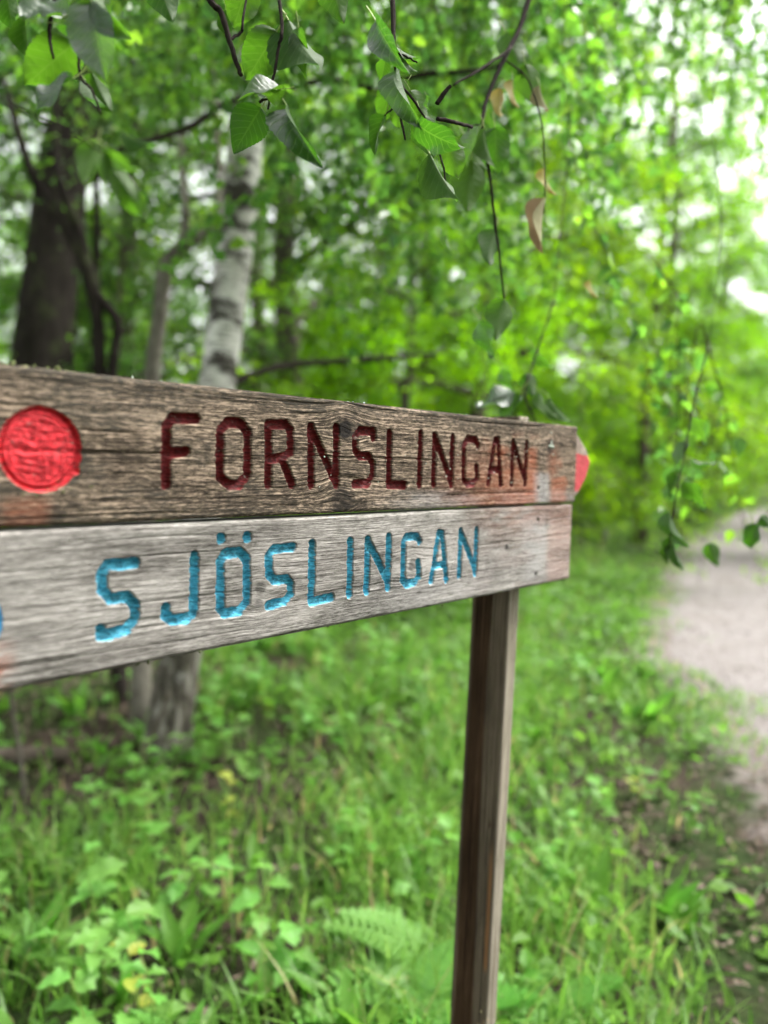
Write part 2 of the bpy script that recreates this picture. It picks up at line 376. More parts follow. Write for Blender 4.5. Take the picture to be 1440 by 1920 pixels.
def wood_material(name, kind, paint=None):
    """kind 'upper' / 'lower' boards; paint = colour of the routed letters or the disc, else bare wood"""
    k = NT(name)
    g = k.attr('grain').outputs['Vector']; ma = k.n('SeparateXYZ', {0: k.attr('mask_a').outputs['Vector']}); mb = k.n('SeparateXYZ', {0: k.attr('mask_b').outputs['Vector']})
    red, pale, dirt = ma.outputs; knot, sd, ring = mb.outputs
    streak = k.noise(k.scalev(g, (20, 680 if kind == 'lower' else 520, 1)), 1.0, 5, 0.62)
    fine = k.noise(k.scalev(g, (120, 1900, 1)), 1.0, 4, 0.7)
    chip = k.noise(k.scalev(g, (85, 420, 1)), 1.0, 5, 0.7)
    blot = k.noise(k.scalev(g, (5, 22, 1)), 1.0, 4, 0.6)
    up = kind == 'upper'
    f = k.math('ADD', k.math('ADD', k.math('MULTIPLY', streak, 0.30), k.math('MULTIPLY', fine, 0.24)), k.math('ADD', k.math('MULTIPLY', chip, 0.30 if up else 0.20), k.math('MULTIPLY', blot, 0.16 if up else 0.26)))
    if up:
        col = k.ramp(f, [(0.425, (0.0138, 0.0112, 0.0086)), (0.472, (0.0475, 0.0362, 0.0267)), (0.515, (0.1207, 0.0931, 0.0681)), (0.560, (0.3795, 0.2890, 0.2156))])
    else:
        col = k.ramp(f, [(0.40, (0.060, 0.055, 0.050)), (0.455, (0.145, 0.133, 0.121)), (0.51, (0.255, 0.238, 0.220)), (0.575, (0.42, 0.395, 0.37))])
    # bare pale and painted-over bands, red wash, dirt and knots are part of the wood itself
    col = k.mix(k.math('MULTIPLY', pale, k.maprange(chip, 0.30, 0.55, 0.25, 1.0)), col, k.ramp(f, [(0.36, (0.1360, 0.1292, 0.1258)), (0.6, (0.3808, 0.3672, 0.3536))]))
    col = k.mix(k.math('MULTIPLY', red, k.maprange(streak, 0.30, 0.62, 1.0, 0.5)), col, k.ramp(f, [(0.36, (0.085, 0.026, 0.012)), (0.6, (0.42, 0.125, 0.062))]))
    col = k.mix(k.math('MULTIPLY', dirt, k.maprange(chip, 0.32, 0.6, 1.0, 0.35)), col, (0.050, 0.048, 0.040))
    col = k.mix(k.math('MULTIPLY', knot, 0.92), col, k.ramp(k.math('FRACT', k.math('MULTIPLY', ring, 3.0)), [(0.0, (0.006, 0.006, 0.006)), (0.6, (0.018, 0.016, 0.015)), (1.0, (0.008, 0.007, 0.007))]))
    crack = k.math('MAXIMUM', k.maprange(k.noise(k.scalev(g, (3.0, 300, 5)), 1.0, 2, 0.5), 0.27, 0.31, 1.0, 0.0), k.maprange(k.noise(k.scalev(g, (9.0, 700, 8)), 1.0, 3, 0.55), 0.34, 0.385, 0.85, 0.0))
    col = k.mix(k.math('MULTIPLY', crack, 0.75 if up else 0.5), col, (0.028, 0.022, 0.018))
    hgt = k.math('ADD', k.math('MULTIPLY', streak, 0.6), k.math('ADD', k.math('MULTIPLY', fine, 0.25), k.math('MULTIPLY', chip, 0.35)))
    nrm = k.bump(k.math('SUBTRACT', hgt, k.math('MULTIPLY', crack, 0.5)), 1.0, 0.0026)
    wood = k.bsdf(col, 0.9, 0.05, nrm)
    if paint is None: return k.done(wood)
    wear = k.noise(k.scalev(g, (95, 170, 3)), 1.0, 5, 0.7)
    tone = k.noise(k.scalev(g, (160, 420, 2)), 1.0, 4, 0.65)
    pc = k.mix(k.maprange(tone, 0.36, 0.66), tuple(c * 0.42 for c in paint), tuple(min(1, c * 1.35 + 0.004) for c in paint))
    pc = k.mix(k.maprange(wear, 0.635, 0.69, 0, 0.85), pc, (0.22, 0.20, 0.17))           # chips and crumbs of lichen
    pc = k.mix(k.maprange(k.noise(k.scalev(g, (60, 60, 9)), 1.0, 3, 0.6), 0.60, 0.72, 0, 0.6), pc, (0.045, 0.04, 0.036))
    psh = k.bsdf(pc, 0.6, 0.15, k.bump(k.math('ADD', tone, k.math('MULTIPLY', streak, 0.4)), 0.55, 0.0016))
    edge = k.math('ADD', sd, k.math('MULTIPLY', k.math('SUBTRACT', wear, 0.5), 0.0026))
    ms = k.n('MixShader', {0: k.maprange(edge, 0.0003, -0.0007)}); k.t.links.new(wood, ms.inputs[1]); k.t.links.new(psh, ms.inputs[2])
    return k.done(ms.outputs[0])

def seg_dist(X, Y, pts):
    d = np.full(X.shape, 1e9)
    if len(pts) == 1: return np.hypot(X - pts[0][0], Y - pts[0][1])
    for (ax, ay), (bx, by) in zip(pts[:-1], pts[1:]):
        vx, vy = bx - ax, by - ay; L = vx * vx + vy * vy
        t = np.clip(((X - ax) * vx + (Y - ay) * vy) / L, 0, 1)
        d = np.minimum(d, np.hypot(X - ax - t * vx, Y - ay - t * vy))
    return d

SIGN = bpy.data.objects.new('signpost', None); COL.objects.link(SIGN)
SIGN.location = O3 + D3 * -0.20 + N3 * 0.075 - np.array([0, 0, O3[2]])
tag(SIGN, 'weathered wooden trail signpost with two routed boards and a red arrow tip', 'signpost')
def board_xyz(s, t, depth):                            # board coordinates in metres -> place, relative to the signpost's foot
    w = O3 + np.multiply.outer(s, D3) + np.multiply.outer(depth, N3)
    w[..., 2] += t
    return w - np.array(SIGN.location)
TH = 0.035
def build_board(letters, t0, t1, s0, s1, kind, paint, disc, disc_paint, knots, label, seed):
    DX, DY = 0.00125, 0.0009
    s = np.linspace(s0, s1, int((s1 - s0) / DX) + 1); t = np.linspace(t0, t1, int((t1 - t0) / DY) + 1)
    S, T = np.meshgrid(s, t); ny, nx = S.shape
    # grain that flows round the knots
    yw = T + 0.010 * (fbm(S * 2.2, T * 5, 2, seed) - 0.5) + 0.0025 * (fbm(S * 9, T * 30, 2, seed + 3) - 0.5)
    knot = np.zeros_like(S); ring = np.zeros_like(S); halo = np.zeros_like(S)
    for (ks, kt, kr, dark) in knots:
        q = T - kt; u = (S - ks)
        infl = np.exp(-(u / (kr * 3.2)) ** 2 - (q / (kr * 2.4)) ** 2)
        yw = yw - q * 0.72 * infl + 0.0012 * infl * np.sin(u * 90)
        rr = np.hypot(u / 1.15, q) / kr * (1 + 0.35 * (fbm(S * 60, T * 60, 2, seed + 9) - 0.5))
        knot = np.maximum(knot, dark * smooth(1.15, 0.85, rr)); ring = np.where(rr < 1.3, rr, ring)
        halo = np.maximum(halo, dark * 0.5 * np.exp(-(np.hypot(u / 2.2, q * 0.8) / kr / 1.5) ** 2))
    # masks
    red = np.zeros_like(S); pale = np.zeros_like(S); dirt = np.zeros_like(S)
    nz = fbm(S * 14, T * 40, 4, seed + 20); nz2 = fbm(S * 40, T * 60, 4, seed + 31)
    if kind == 'upper':
        red = np.maximum(red, smooth(-0.50, -0.26, S) * smooth(-0.135, -0.165, S + 0.02 * (nz2 - .5)) * smooth(0.115, 0.03, T) * (0.25 + 0.9 * nz))
        red = np.maximum(red, 0.9 * smooth(-0.37, -0.25, S) * smooth(-0.14, -0.165, S + 0.02 * (nz2 - .5)) * smooth(0.36, 0.62, nz) * smooth(0.135, 0.10, T))
        red = np.maximum(red, 0.95 * smooth(0.030, 0.012, np.abs(S + 1.062)) * smooth(0.034, 0.020, T) * (0.3 + 0.7 * nz2))
        red = np.maximum(red, 0.8 * smooth(-0.11, -0.085, S) * smooth(-0.02, -0.05, S) * smooth(0.40, 0.55, nz) * smooth(0.10, 0.06, T))
        red = np.maximum(red, 0.75 * np.exp(-((S + 0.095) / 0.018) ** 2 - ((T - 0.075) / 0.028) ** 2))
        pale = np.maximum(pale, 0.95 * smooth(-0.165, -0.15, S + 0.02 * (nz - .5)) * smooth(-0.095, -0.115, S) * smooth(0.062, 0.045, T + 0.03 * (nz2 - .5)))
        pale = np.maximum(pale, 0.75 * smooth(-0.62, -0.42, S) * smooth(0.035, 0.015, T) * smooth(0.3, 0.6, nz))
        dirt = np.maximum(dirt, 0.85 * smooth(0.112, 0.143, T) * (0.5 + 0.8 * nz))
        dirt = np.maximum(dirt, 0.8 * np.exp(-((S + 0.115) / 0.026) ** 2 - ((T - 0.088) / 0.030) ** 2))
        dirt = np.maximum(dirt, 0.7 * smooth(-0.55, -1.0, S) * smooth(0.45, 0.62, nz))
        dirt = np.maximum(dirt, 0.55 * smooth(0.035, 0.0, T) * smooth(-0.55, -0.8, S))
    else:
        red = np.maximum(red, 0.55 * smooth(-0.42, -0.22, S) * smooth(0.36, 0.62, nz) * (0.25 + 0.75 * smooth(-0.06, -0.005, T)))
        red = np.maximum(red, 0.75 * smooth(-0.30, -0.2, S) * smooth(-0.022, -0.006, T) * nz)
        red = np.maximum(red, 0.40 * smooth(-0.112, -0.09, S + 0.015 * (nz2 - .5)) * (0.4 + nz))
        red = np.maximum(red, 0.75 * smooth(-1.065, -1.085, S) * smooth(0.40, 0.6, nz2) * smooth(-0.09, -0.12, T))
        pale = np.maximum(pale, 0.85 * smooth(-0.215, -0.165, S + 0.05 * (nz - .5)) * smooth(-0.095, -0.125, S + 0.02 * (nz2 - .5)))
        pale = np.maximum(pale, 0.65 * smooth(-0.75, -0.45, S) * smooth(-0.05, -0.11, T) * smooth(0.3, 0.6, nz))
        dirt = np.maximum(dirt, 0.75 * np.exp(-((S + 0.108) / 0.006) ** 2) * smooth(-0.06, -0.03, T))
        dirt = np.maximum(dirt, 0.65 * smooth(-0.030, -0.004, T) * smooth(0.42, 0.62, nz))
        dirt = np.maximum(dirt, 0.55 * smooth(-0.125, -0.145, T) * smooth(0.40, 0.62, nz))
        dirt = np.maximum(dirt, 0.6 * smooth(0.50, 0.68, nz) * smooth(-0.35, -0.6, S))
    dirt = np.maximum(dirt, halo)
    # relief
    grainline = fbm(S * 5, yw * 380, 3, seed + 40)
    dep = 0.0011 * (grainline - 0.5) * (1.2 if kind == 'upper' else 0.45) + 0.0008 * (fbm(S * 30, yw * 240, 3, seed + 50) - 0.5)
    cr = smooth(0.25, 0.19, fbm(S * 2.4, yw * 210, 2, seed + 60)); dep = dep + (0.0022 if kind == 'upper' else 0.0009) * cr
    edge = np.minimum(np.minimum(T - t0, t1 - T), np.minimum(S - s0, s1 - S)) - 0.0022 * fbm(S * 45, T * 45, 3, seed + 70)
    er = 0.0035; dep = dep + np.where(edge < er, er - np.sqrt(np.maximum(0, er ** 2 - (er - np.clip(edge, 0, er)) ** 2)), 0) * 0.8
    for (ss, tt) in ((-0.1426, 0.0296), (-0.139, -0.027), (-0.1385, -0.1245)):
        dep = dep + 0.0034 * smooth(0.0046, 0.0034, np.hypot(S - ss, T - tt))
    SD = np.full(S.shape, 0.05); owner = np.full((ny - 1, nx - 1), -1)
    rag = 0.0011 * (fbm(S * 70, T * 260, 3, seed + 80) - 0.5) * 2
    items = [(n_, [[(x / 1000, y / 1000) for x, y in L] for L in st], 0.0061) for n_, st in letters]
    for li, (nm, strokes, hw) in enumerate(items):
        d = np.minimum.reduce([seg_dist(S, T, st) - (0.0 if len(st) > 1 else 0.0006) for st in strokes]) + rag
        g = 0.0085 * np.sqrt(np.clip(1 - (d / hw) ** 2, 0, 1)) * (1 + 0.15 * (fbm(S * 80, T * 80, 2, seed + 90) - 0.5)) + 0.0010 * (fbm(S * 160, T * 160, 2, seed + 95) - 0.5) * (d < hw * 0.8)
        dep = dep + np.where(d < hw, g, 0)
        SD = np.minimum(SD, d - hw)
        c = d < hw + 0.0028
        cell = c[:-1, :-1] | c[1:, :-1] | c[:-1, 1:] | c[1:, 1:]
        owner[cell] = li
    if disc is not None:
        ds, dt, dr = disc
        th = np.arctan2(T - dt, S - ds)
        d = np.hypot(S - ds, T - dt) + 0.0002 * np.sin(th * 7) + rag * 0.35
        if kind == 'upper': d = d - 0.0035 * np.exp(-((S - ds - 0.037) / 0.004) ** 2 - ((T - dt + 0.021) / 0.004) ** 2)
        chis = np.where(fbm(S * 70, T * 70, 2, 15) > 0.5, np.abs(np.sin(S * 430 + 5 * fbm(S * 60, T * 60, 2, 5))), np.abs(np.sin(T * 400 + 6 * fbm(S * 50, T * 50, 2, 6)))); chis = np.where(d > dr - 0.012, np.abs(np.sin(d * 620)), chis) 
        floor = 0.0042 - 0.0018 * chis * fbm(S * 120, T * 120, 3, seed + 7) - 0.0012 * fbm(S * 45, T * 45, 3, seed + 2)
        rim = np.exp(-((d - dr + 0.0035) / 0.0022) ** 2) * 0.0018
        g = (floor + rim) * smooth(dr, dr - 0.0022, d)
        inside = d < dr
        dep = np.where(inside, dep * 0.35 + g, dep); SD = np.where(d < dr + 0.02, np.minimum(SD, d - dr), SD)
        c = d < dr + 0.003
        cell = c[:-1, :-1] | c[1:, :-1] | c[:-1, 1:] | c[1:, 1:]
        owner[cell] = len(items)
    V = board_xyz(S, T, dep).reshape(-1, 3)
    I = np.arange(ny * nx).reshape(ny, nx)
    Q = np.stack([I[:-1, :-1], I[:-1, 1:], I[1:, 1:], I[1:, :-1]], -1)
    grain = np.stack([S, yw, np.full_like(S, seed * 3.7)], -1).reshape(-1, 3)
    ma = np.stack([red, pale, dirt], -1).reshape(-1, 3); mb = np.stack([knot, SD, ring], -1).reshape(-1, 3)
    bare = wood_material('weathered_wood_' + kind, kind)
    # the body: front without the letter cells, four sides and a back
    Fq = [Q[owner < 0]]
    Vb, Gb, Ab, Bb = [V], [grain], [ma], [mb]; nb = len(V)
    loop = np.concatenate([I[0, :-1], I[:-1, -1], I[-1, :0:-1], I[:0:-1, 0]])
    Sf, Tf = S.ravel()[loop], T.ravel()[loop]
    levels = [0.012, 0.024, TH]; prev = loop
    for li, dp in enumerate(levels):
        jit = 0.0009 * (fbm(Sf * 40 + dp * 300, Tf * 40 + dp * 900, 3, seed + 4) - 0.5)
        Vb.append(board_xyz(Sf, Tf + jit, np.full(len(loop), dp))); Gb.append(np.stack([Sf, Tf + dp, np.full(len(loop), seed * 3.7)], -1))
        Ab.append(np.stack([np.zeros(len(loop)), np.full(len(loop), 0.12), np.full(len(loop), 0.35)], -1)); Bb.append(np.stack([np.zeros(len(loop)), np.full(len(loop), 0.05), np.zeros(len(loop))], -1))
        cur = np.arange(nb, nb + len(loop)); nb += len(loop)
        Fq.append(np.stack([prev, np.roll(prev, -1), np.roll(cur, -1), cur], -1)[:, ::-1]); prev = cur
    c4 = [prev[0], prev[nx - 1], prev[nx + ny - 2], prev[2 * nx + ny - 3]]
    Fl = [np.concatenate([f.reshape(-1, 4) for f in Fq]), prev[None, :]]
    Fl[0] = Fl[0][:, ::-1]; 
    used = np.zeros(nb, bool); used[Fl[0].ravel()] = True; used[prev] = True
    rem = np.cumsum(used) - 1
    Vb, Gb, Ab, Bb = (np.concatenate(a)[used] for a in (Vb, Gb, Ab, Bb))
    me = mesh_np('board', Vb, [rem[f] for f in Fl], [bare], {'grain': Gb, 'mask_a': Ab, 'mask_b': Bb})
    board = obj('board', me, SIGN, label=label)
    pm = wood_material('routed_paint_' + kind, kind, paint)
    dm = wood_material('disc_paint_' + kind, kind, disc_paint) if disc is not None else None
    for li in range(len(items) + (disc is not None)):
        cells = Q[owner == li]
        if not len(cells): continue
        us = np.unique(cells); remap = np.zeros(ny * nx, int); remap[us] = np.arange(len(us))
        isd = li == len(items)
        me = mesh_np('disc' if isd else 'letter', V[us], remap[cells][:, ::-1], [dm if isd else pm], {'grain': grain[us], 'mask_a': ma[us], 'mask_b': mb[us]})
        nm = items[li][0] if not isd else ''
        if nm == 'O' and kind == 'lower': nm = 'O with two dots'
        obj('marker_disc' if isd else 'letter', me, board, label=('round %s painted hollow' % ('red' if kind == 'upper' else 'blue')) if isd else 'routed %s letter %s' % ('dark red' if kind == 'upper' else 'blue', nm))
    return board
upper = build_board(UPPER, 0.0012, 0.145, -1.26, 0.0, 'upper', (0.100, 0.0075, 0.0085), (-1.0475, 0.071, 0.0395), (0.45, 0.018, 0.026),
    [(-0.645, 0.109, 0.011, 1.0), (-0.648, 0.016, 0.016, 0.75), (-0.103, 0.106, 0.013, 0.75), (-1.16, 0.05, 0.012, 0.8)], 'brown upper board with dark red routed letters and a red disc', 3)
lower = build_board(LOWER, -0.1455, -0.0024, -1.26, -0.009, 'lower', (0.066, 0.32, 0.45), (-1.1225, -0.0815, 0.0395), (0.03, 0.34, 0.68),
    [(-0.783, -0.083, 0.0075, 0.55), (-0.496, -0.078, 0.009, 0.55), (-0.2416, -0.0688, 0.005, 0.8), (-0.786, -0.101, 0.005, 0.4)], 'pale grey lower board with blue routed letters', 11)

def lathe(profile, sides=14):                      # profile of (radius, depth) -> disc-like mesh facing -depth
    a = np.arange(sides) / sides * 2 * math.pi
    V = [(r * math.cos(x), r * math.sin(x), z) for r, z in profile for x in a]
    n = len(profile); j = np.arange(sides); k = (j + 1) % sides
    F = np.concatenate([np.stack([i * sides + j, i * sides + k, (i + 1) * sides + k, (i + 1) * sides + j], 1) for i in range(n - 1)])
    return np.array(V), F
def screws():
    k = NT('rusty_screw'); m = k.done(k.bsdf((0.028, 0.026, 0.026), 0.6, 0.4, Metallic=0.5))
    prof = [(0.0002, 0.0016), (0.0012, 0.0016), (0.0013, 0.0004), (0.0030, 0.0002), (0.0034, -0.0006), (0.0034, 0.006)]
    for b, ss, tt in ((upper, -0.1426, 0.0296), (lower, -0.139, -0.027), (lower, -0.1385, -0.1245)):
        V, F = lathe(prof)
        W = board_xyz(ss + V[:, 0], tt + V[:, 1], V[:, 2] + 0.0018)
        obj('screw', mesh_np('screw', W, F, [m]), b)
screws()
def lichens():
    k = NT('lichen'); tc = k.n('TexCoord').outputs['Object']
    m = k.done(k.bsdf(k.ramp(k.noise(tc, 700.0, 3), [(0.35, (0.20, 0.24, 0.19)), (0.65, (0.55, 0.60, 0.52))]), 0.95, 0.1))
    k = NT('moss'); tc = k.n('TexCoord').outputs['Object']
    mm = k.done(k.bsdf(k.ramp(k.noise(tc, 500.0, 3), [(0.35, (0.05, 0.06, 0.02)), (0.65, (0.15, 0.17, 0.07))]), 0.95, 0.1))
    rng = np.random.default_rng(3)
    def clump(parent, pts, r, mat, name):
        acc = Acc()
        for (s_, t_, d_) in pts:
            q = rng.normal(size=3); n_ = 3
            th = np.linspace(0, math.pi, 5); ph = np.arange(7) / 7 * 2 * math.pi
            V = np.array([[math.sin(a) * math.cos(b), math.sin(a) * math.sin(b), math.cos(a)] for a in th for b in ph])
            V = V * (1 + 0.35 * rng.normal(size=(len(V), 1))) * r * (0.5 + rng.random()) * np.array([1, 0.9, 0.6])
            j = np.arange(7); kk = (j + 1) % 7
            F = np.concatenate([np.stack([i * 7 + j, i * 7 + kk, (i + 1) * 7 + kk, (i + 1) * 7 + j], 1) for i in range(4)])
            acc.add(board_xyz(s_ + V[:, 0], t_ + V[:, 1], d_ - V[:, 2]), F)
        obj(name, acc.mesh(name, [mat]), parent, kind='stuff')
    clump(upper, [(-0.1005 + 0.006 * rng.normal() * .6, 0.1065 + 0.011 * rng.normal() * .6, 0.0005) for _ in range(16)], 0.0024, m, 'lichen')
    clump(upper, [(rng.uniform(-1.25, -0.02), 0.1455, rng.uniform(0.002, 0.030)) for _ in range(26)], 0.0013, m, 'lichen')
    clump(upper, [(-1.06 + 0.03 * rng.normal(), 0.1455, rng.uniform(0.002, 0.030)) for _ in range(26)], 0.0022, mm, 'moss')
    clump(upper, [(-1.075 + 0.02 * rng.normal(), 0.029 + 0.003 * rng.normal(), 0.0004) for _ in range(10)] + [(-1.02 + 0.01 * rng.normal(), 0.036 + 0.003 * rng.normal(), 0.0004) for _ in range(10)], 0.0012, mm, 'moss')
    clump(upper, [(rng.uniform(-0.70, -0.18), rng.uniform(0.03, 0.115), 0.0003) for _ in range(26)], 0.0009, m, 'lichen')
    clump(lower, [(rng.uniform(-1.2, -0.1), -0.1455 + 0.001 * rng.normal(), rng.uniform(0.001, 0.01)) for _ in range(60)], 0.0014, mm, 'moss')
    clump(lower, [(rng.uniform(-1.0, -0.05), rng.uniform(-0.14, -0.01), 0.0003) for _ in range(20)], 0.0008, mm, 'moss')
lichens()

def post_material():
    k = NT('post_wood'); g = k.attr('grain').outputs['Vector']; mk = k.n('SeparateXYZ', {0: k.attr('mask_a').outputs['Vector']})
    streak = k.noise(k.scalev(g, (260, 3.0, 1)), 1.0, 5, 0.6); fine = k.noise(k.scalev(g, (1100, 22, 1)), 1.0, 4, 0.65); blot = k.noise(k.scalev(g, (25, 5, 1)), 1.0, 4, 0.6)
    f = k.math('ADD', k.math('MULTIPLY', streak, 0.5), k.math('ADD', k.math('MULTIPLY', fine, 0.25), k.math('MULTIPLY', blot, 0.25)))
    dark = k.ramp(f, [(0.40, (0.011, 0.007, 0.0045)), (0.5, (0.038, 0.022, 0.0125)), (0.62, (0.095, 0.058, 0.034))])
    grey = k.ramp(f, [(0.40, (0.035, 0.029, 0.022)), (0.5, (0.098, 0.078, 0.055)), (0.62, (0.185, 0.152, 0.112))])
    pale = k.ramp(f, [(0.40, (0.10, 0.084, 0.062)), (0.5, (0.25, 0.22, 0.172)), (0.62, (0.42, 0.38, 0.31))])
    col = k.mix(mk.outputs[0], dark, grey); col = k.mix(mk.outputs[1], col, pale)
    col = k.mix(k.math('MULTIPLY', mk.outputs[2], 0.9), col, (0.23, 0.115, 0.05))
    return k.done(k.bsdf(col, 0.9, 0.06, k.bump(k.math('ADD', streak, k.math('MULTIPLY', fine, 0.5)), 0.7, 0.003)))
def build_post(sc, lean, label, seed, A=0.081, B=0.036):
    """a sawn post, broad face A along the boards' depth, narrow face B against the boards"""
    t = np.arange(-1.56, 0.1585, 0.004)
    # outline of the cross-section, walked round: (along d, along n)
    na, nb_ = 44, 20; ch = 0.003
    a = np.linspace(ch, A - ch, na); b = np.linspace(-B / 2 + ch, B / 2 - ch, nb_)
    prof = [(-B / 2, x) for x in a] + [(x, A) for x in b] + [(B / 2, x) for x in a[::-1]] + [(x, 0.0) for x in b[::-1]]
    prof = np.array(prof); n = len(prof)
    PS, TT = np.meshgrid(np.arange(n), t); U = prof[PS, 0]; W = prof[PS, 1]
    on_a = PS < na; on_f = PS >= 2 * na + nb_
    yg = W * on_a + U * on_f
    rel = 0.0012 * (fbm(PS * 0.45, TT * 4, 3, seed) - 0.5) + 0.0012 * (fbm(PS * 0.12, TT * 9, 3, seed + 5) - 0.5)
    # the long check (crack) that wanders down the broad face, with a splintered strip beside it
    cx = 0.036 - 0.012 * smooth(-0.2, -0.7, TT) + 0.002 * (fbm(TT * 9, TT * 0, 3, seed + 2) - 0.5)
    crk = on_a * np.exp(-((W - cx) / 0.0011) ** 2) * smooth(-0.72, -0.55, TT)
    spl = on_a * smooth(0.004, 0.006, W) * smooth(0.014 + 0.004 * (fbm(TT * 30, TT * 0, 2, 9) - .5), 0.011, W) * smooth(-0.865, -0.85, TT) * smooth(-0.60, -0.70, TT)
    rel = rel - 0.0035 * crk - 0.002 * spl
    dirU = np.where(on_a, -1.0, np.where((PS >= na + nb_) & (PS < 2 * na + nb_), 1.0, 0.0)); dirW = np.where(on_f, -1.0, np.where((PS >= na) & (PS < na + nb_), 1.0, 0.0))
    U = U + rel * dirU + lean * (TT + 0.165); W = W + rel * dirW
    V = board_xyz(sc + U, TT, TH + 0.0005 + W).reshape(-1, 3)
    I = np.arange(V.shape[0]).reshape(len(t), n); I2 = np.roll(I, -1, 1)
    F = np.stack([I[:-1], I2[:-1], I2[1:], I[1:]], -1).reshape(-1, 4)
    heart = 0.034 + 0.018 * (fbm(TT * 1.6, TT * 0 + 3, 3, seed + 8) - 0.5)
    greyf = on_a * (1 - smooth(heart - 0.004, heart + 0.004, W)) * 0.9 + on_a * smooth(A - 0.012, A - 0.006, W) * 0.7 + on_f * 0.4
    knot = on_a * np.exp(-((W - 0.013) / 0.006) ** 2 - ((TT + 0.587) / 0.008) ** 2)
    pl = on_f * (0.85 - 0.25 * smooth(0, 0.012, U - U)) * np.ones_like(W)  # narrow face made paler: light from the path side put into its colour
    ma = np.stack([np.clip(greyf - 0.6 * knot, 0, 1), pl, spl * 0.9], -1).reshape(-1, 3)
    gr = np.stack([PS * 0.0019 + knot * 0.004, TT, np.full_like(U, seed)], -1).reshape(-1, 3)
    top = I[-1]; bot = I[0][::-1]
    me = mesh_np('post', V, [F, top[None, :], bot[None, :]], [post_mat], {'grain': gr, 'mask_a': ma})
    me.polygons.foreach_set('use_smooth', np.ones(len(me.polygons), bool))
    return obj('post', me, SIGN, label=label)
post_mat = post_material()
build_post(-0.150, 0.032, 'dark brown sawn post with a long crack', 4)
build_post(-1.215, 0.010, 'sawn post at the far end of the boards', 14)

def arrow_tip():
    k = NT('arrow_tip_paint'); tc = k.n('TexCoord').outputs['Generated']; ob = k.n('TexCoord').outputs['Object']
    red = k.attr('mask_a').outputs['Vector']; r = k.n('SeparateXYZ', {0: red}).outputs[0]
    n1 = k.noise(ob, 90.0, 5, 0.65)
    wood = k.ramp(n1, [(0.35, (0.1320, 0.0935, 0.0715)), (0.65, (0.2750, 0.2200, 0.1815))])
    paint = k.ramp(n1, [(0.35, (0.2604, 0.0217, 0.0279)), (0.62, (0.4092, 0.0465, 0.0527)), (0.75, (0.4216, 0.1550, 0.1426))])
    e = k.math('ADD', r, k.math('MULTIPLY', k.math('SUBTRACT', n1, 0.5), 0.5))
    m = k.done(k.bsdf(k.mix(k.maprange(e, 0.40, 0.55), wood, paint), 0.7, 0.3, k.bump(n1, 0.5, 0.002)))
    # five-sided arrow head fixed behind the end of the upper board
    out = [(-0.05, 0.134), (0.002, 0.134), (0.046, 0.103), (0.066, 0.079), (0.052, 0.050), (0.022, 0.020), (0.004, 0.010), (-0.05, 0.010)]
    n = 26
    P2 = []
    for (a, b), (c, d) in zip(out, out[1:] + out[:1]):
        for q in np.linspace(0, 1, n, endpoint=False): P2.append((a + (c - a) * q, b + (d - b) * q))
    P2 = np.array(P2); cen = np.array([0.0, 0.075])
    rings = []; m_ = []
    for q, dp in ((1.0, 0.034), (1.0, 0.0065), (0.985, 0.0050)) + tuple((x, 0.005) for x in np.linspace(0.93, 0.03, 16)):
        pts = cen + (P2 - cen) * q
        pts = pts + (0.0007 * (fbm(pts[:, 0] * 120, pts[:, 1] * 120, 3, 5) - 0.5))[:, None]
        d_ = dp + 0.0012 * (fbm(pts[:, 0] * 150, pts[:, 1] * 300, 3, 6) - 0.5)
        rings.append(board_xyz(pts[:, 0], pts[:, 1], d_))
        m_.append(np.stack([smooth(0.104, 0.090, pts[:, 1] + pts[:, 0] * 0.10) * (smooth(0.012, 0.03, pts[:, 1])) * (0.75 + 0.0 * pts[:, 0]), 0 * pts[:, 0], 0 * pts[:, 0]], -1))
    N = len(P2); V = np.concatenate(rings); I = np.arange(len(V)).reshape(-1, N); I2 = np.roll(I, -1, 1)
    F = np.stack([I[:-1], I[1:], I2[1:], I2[:-1]], -1).reshape(-1, 4)
    obj('arrow_tip', mesh_np('arrow_tip', V, [F, I[-1][None, :], I[0][::-1][None, :]], [m], {'mask_a': np.concatenate(m_)}), SIGN, label='pointed red arrow tip of bare and painted wood')
arrow_tip()

# ------------------------------------------------------------------ foliage builders
def leaf_cloud(pos, axis, nrm, length, wr=0.62, fold=0.25):
    """small folded leaves, six corners each, joined into one crown"""
    n = len(pos); axis = unit(axis); side = unit(np.cross(axis, nrm)); up = np.cross(side, axis)
    L = np.asarray(length)[:, None]; w = L * wr * 0.5
    b = pos; t = pos + axis * L - up * L * 0.10
    r1 = pos + axis * L * 0.30 + side * w + up * w * fold; r2 = pos + axis * L * 0.68 + side * w * 0.72 + up * w * fold * 0.5
    l1 = pos + axis * L * 0.30 - side * w + up * w * fold; l2 = pos + axis * L * 0.68 - side * w * 0.72 + up * w * fold * 0.5
    V = np.stack([b, r1, r2, t, l2, l1], 1).reshape(-1, 3)
    i = np.arange(n)[:, None] * 6
    Q = np.concatenate([i + np.array([0, 1, 2, 3]), i + np.array([0, 3, 4, 5])])
    return V, Q
def rand_dirs(rng, n): return unit(rng.normal(size=(n, 3)))

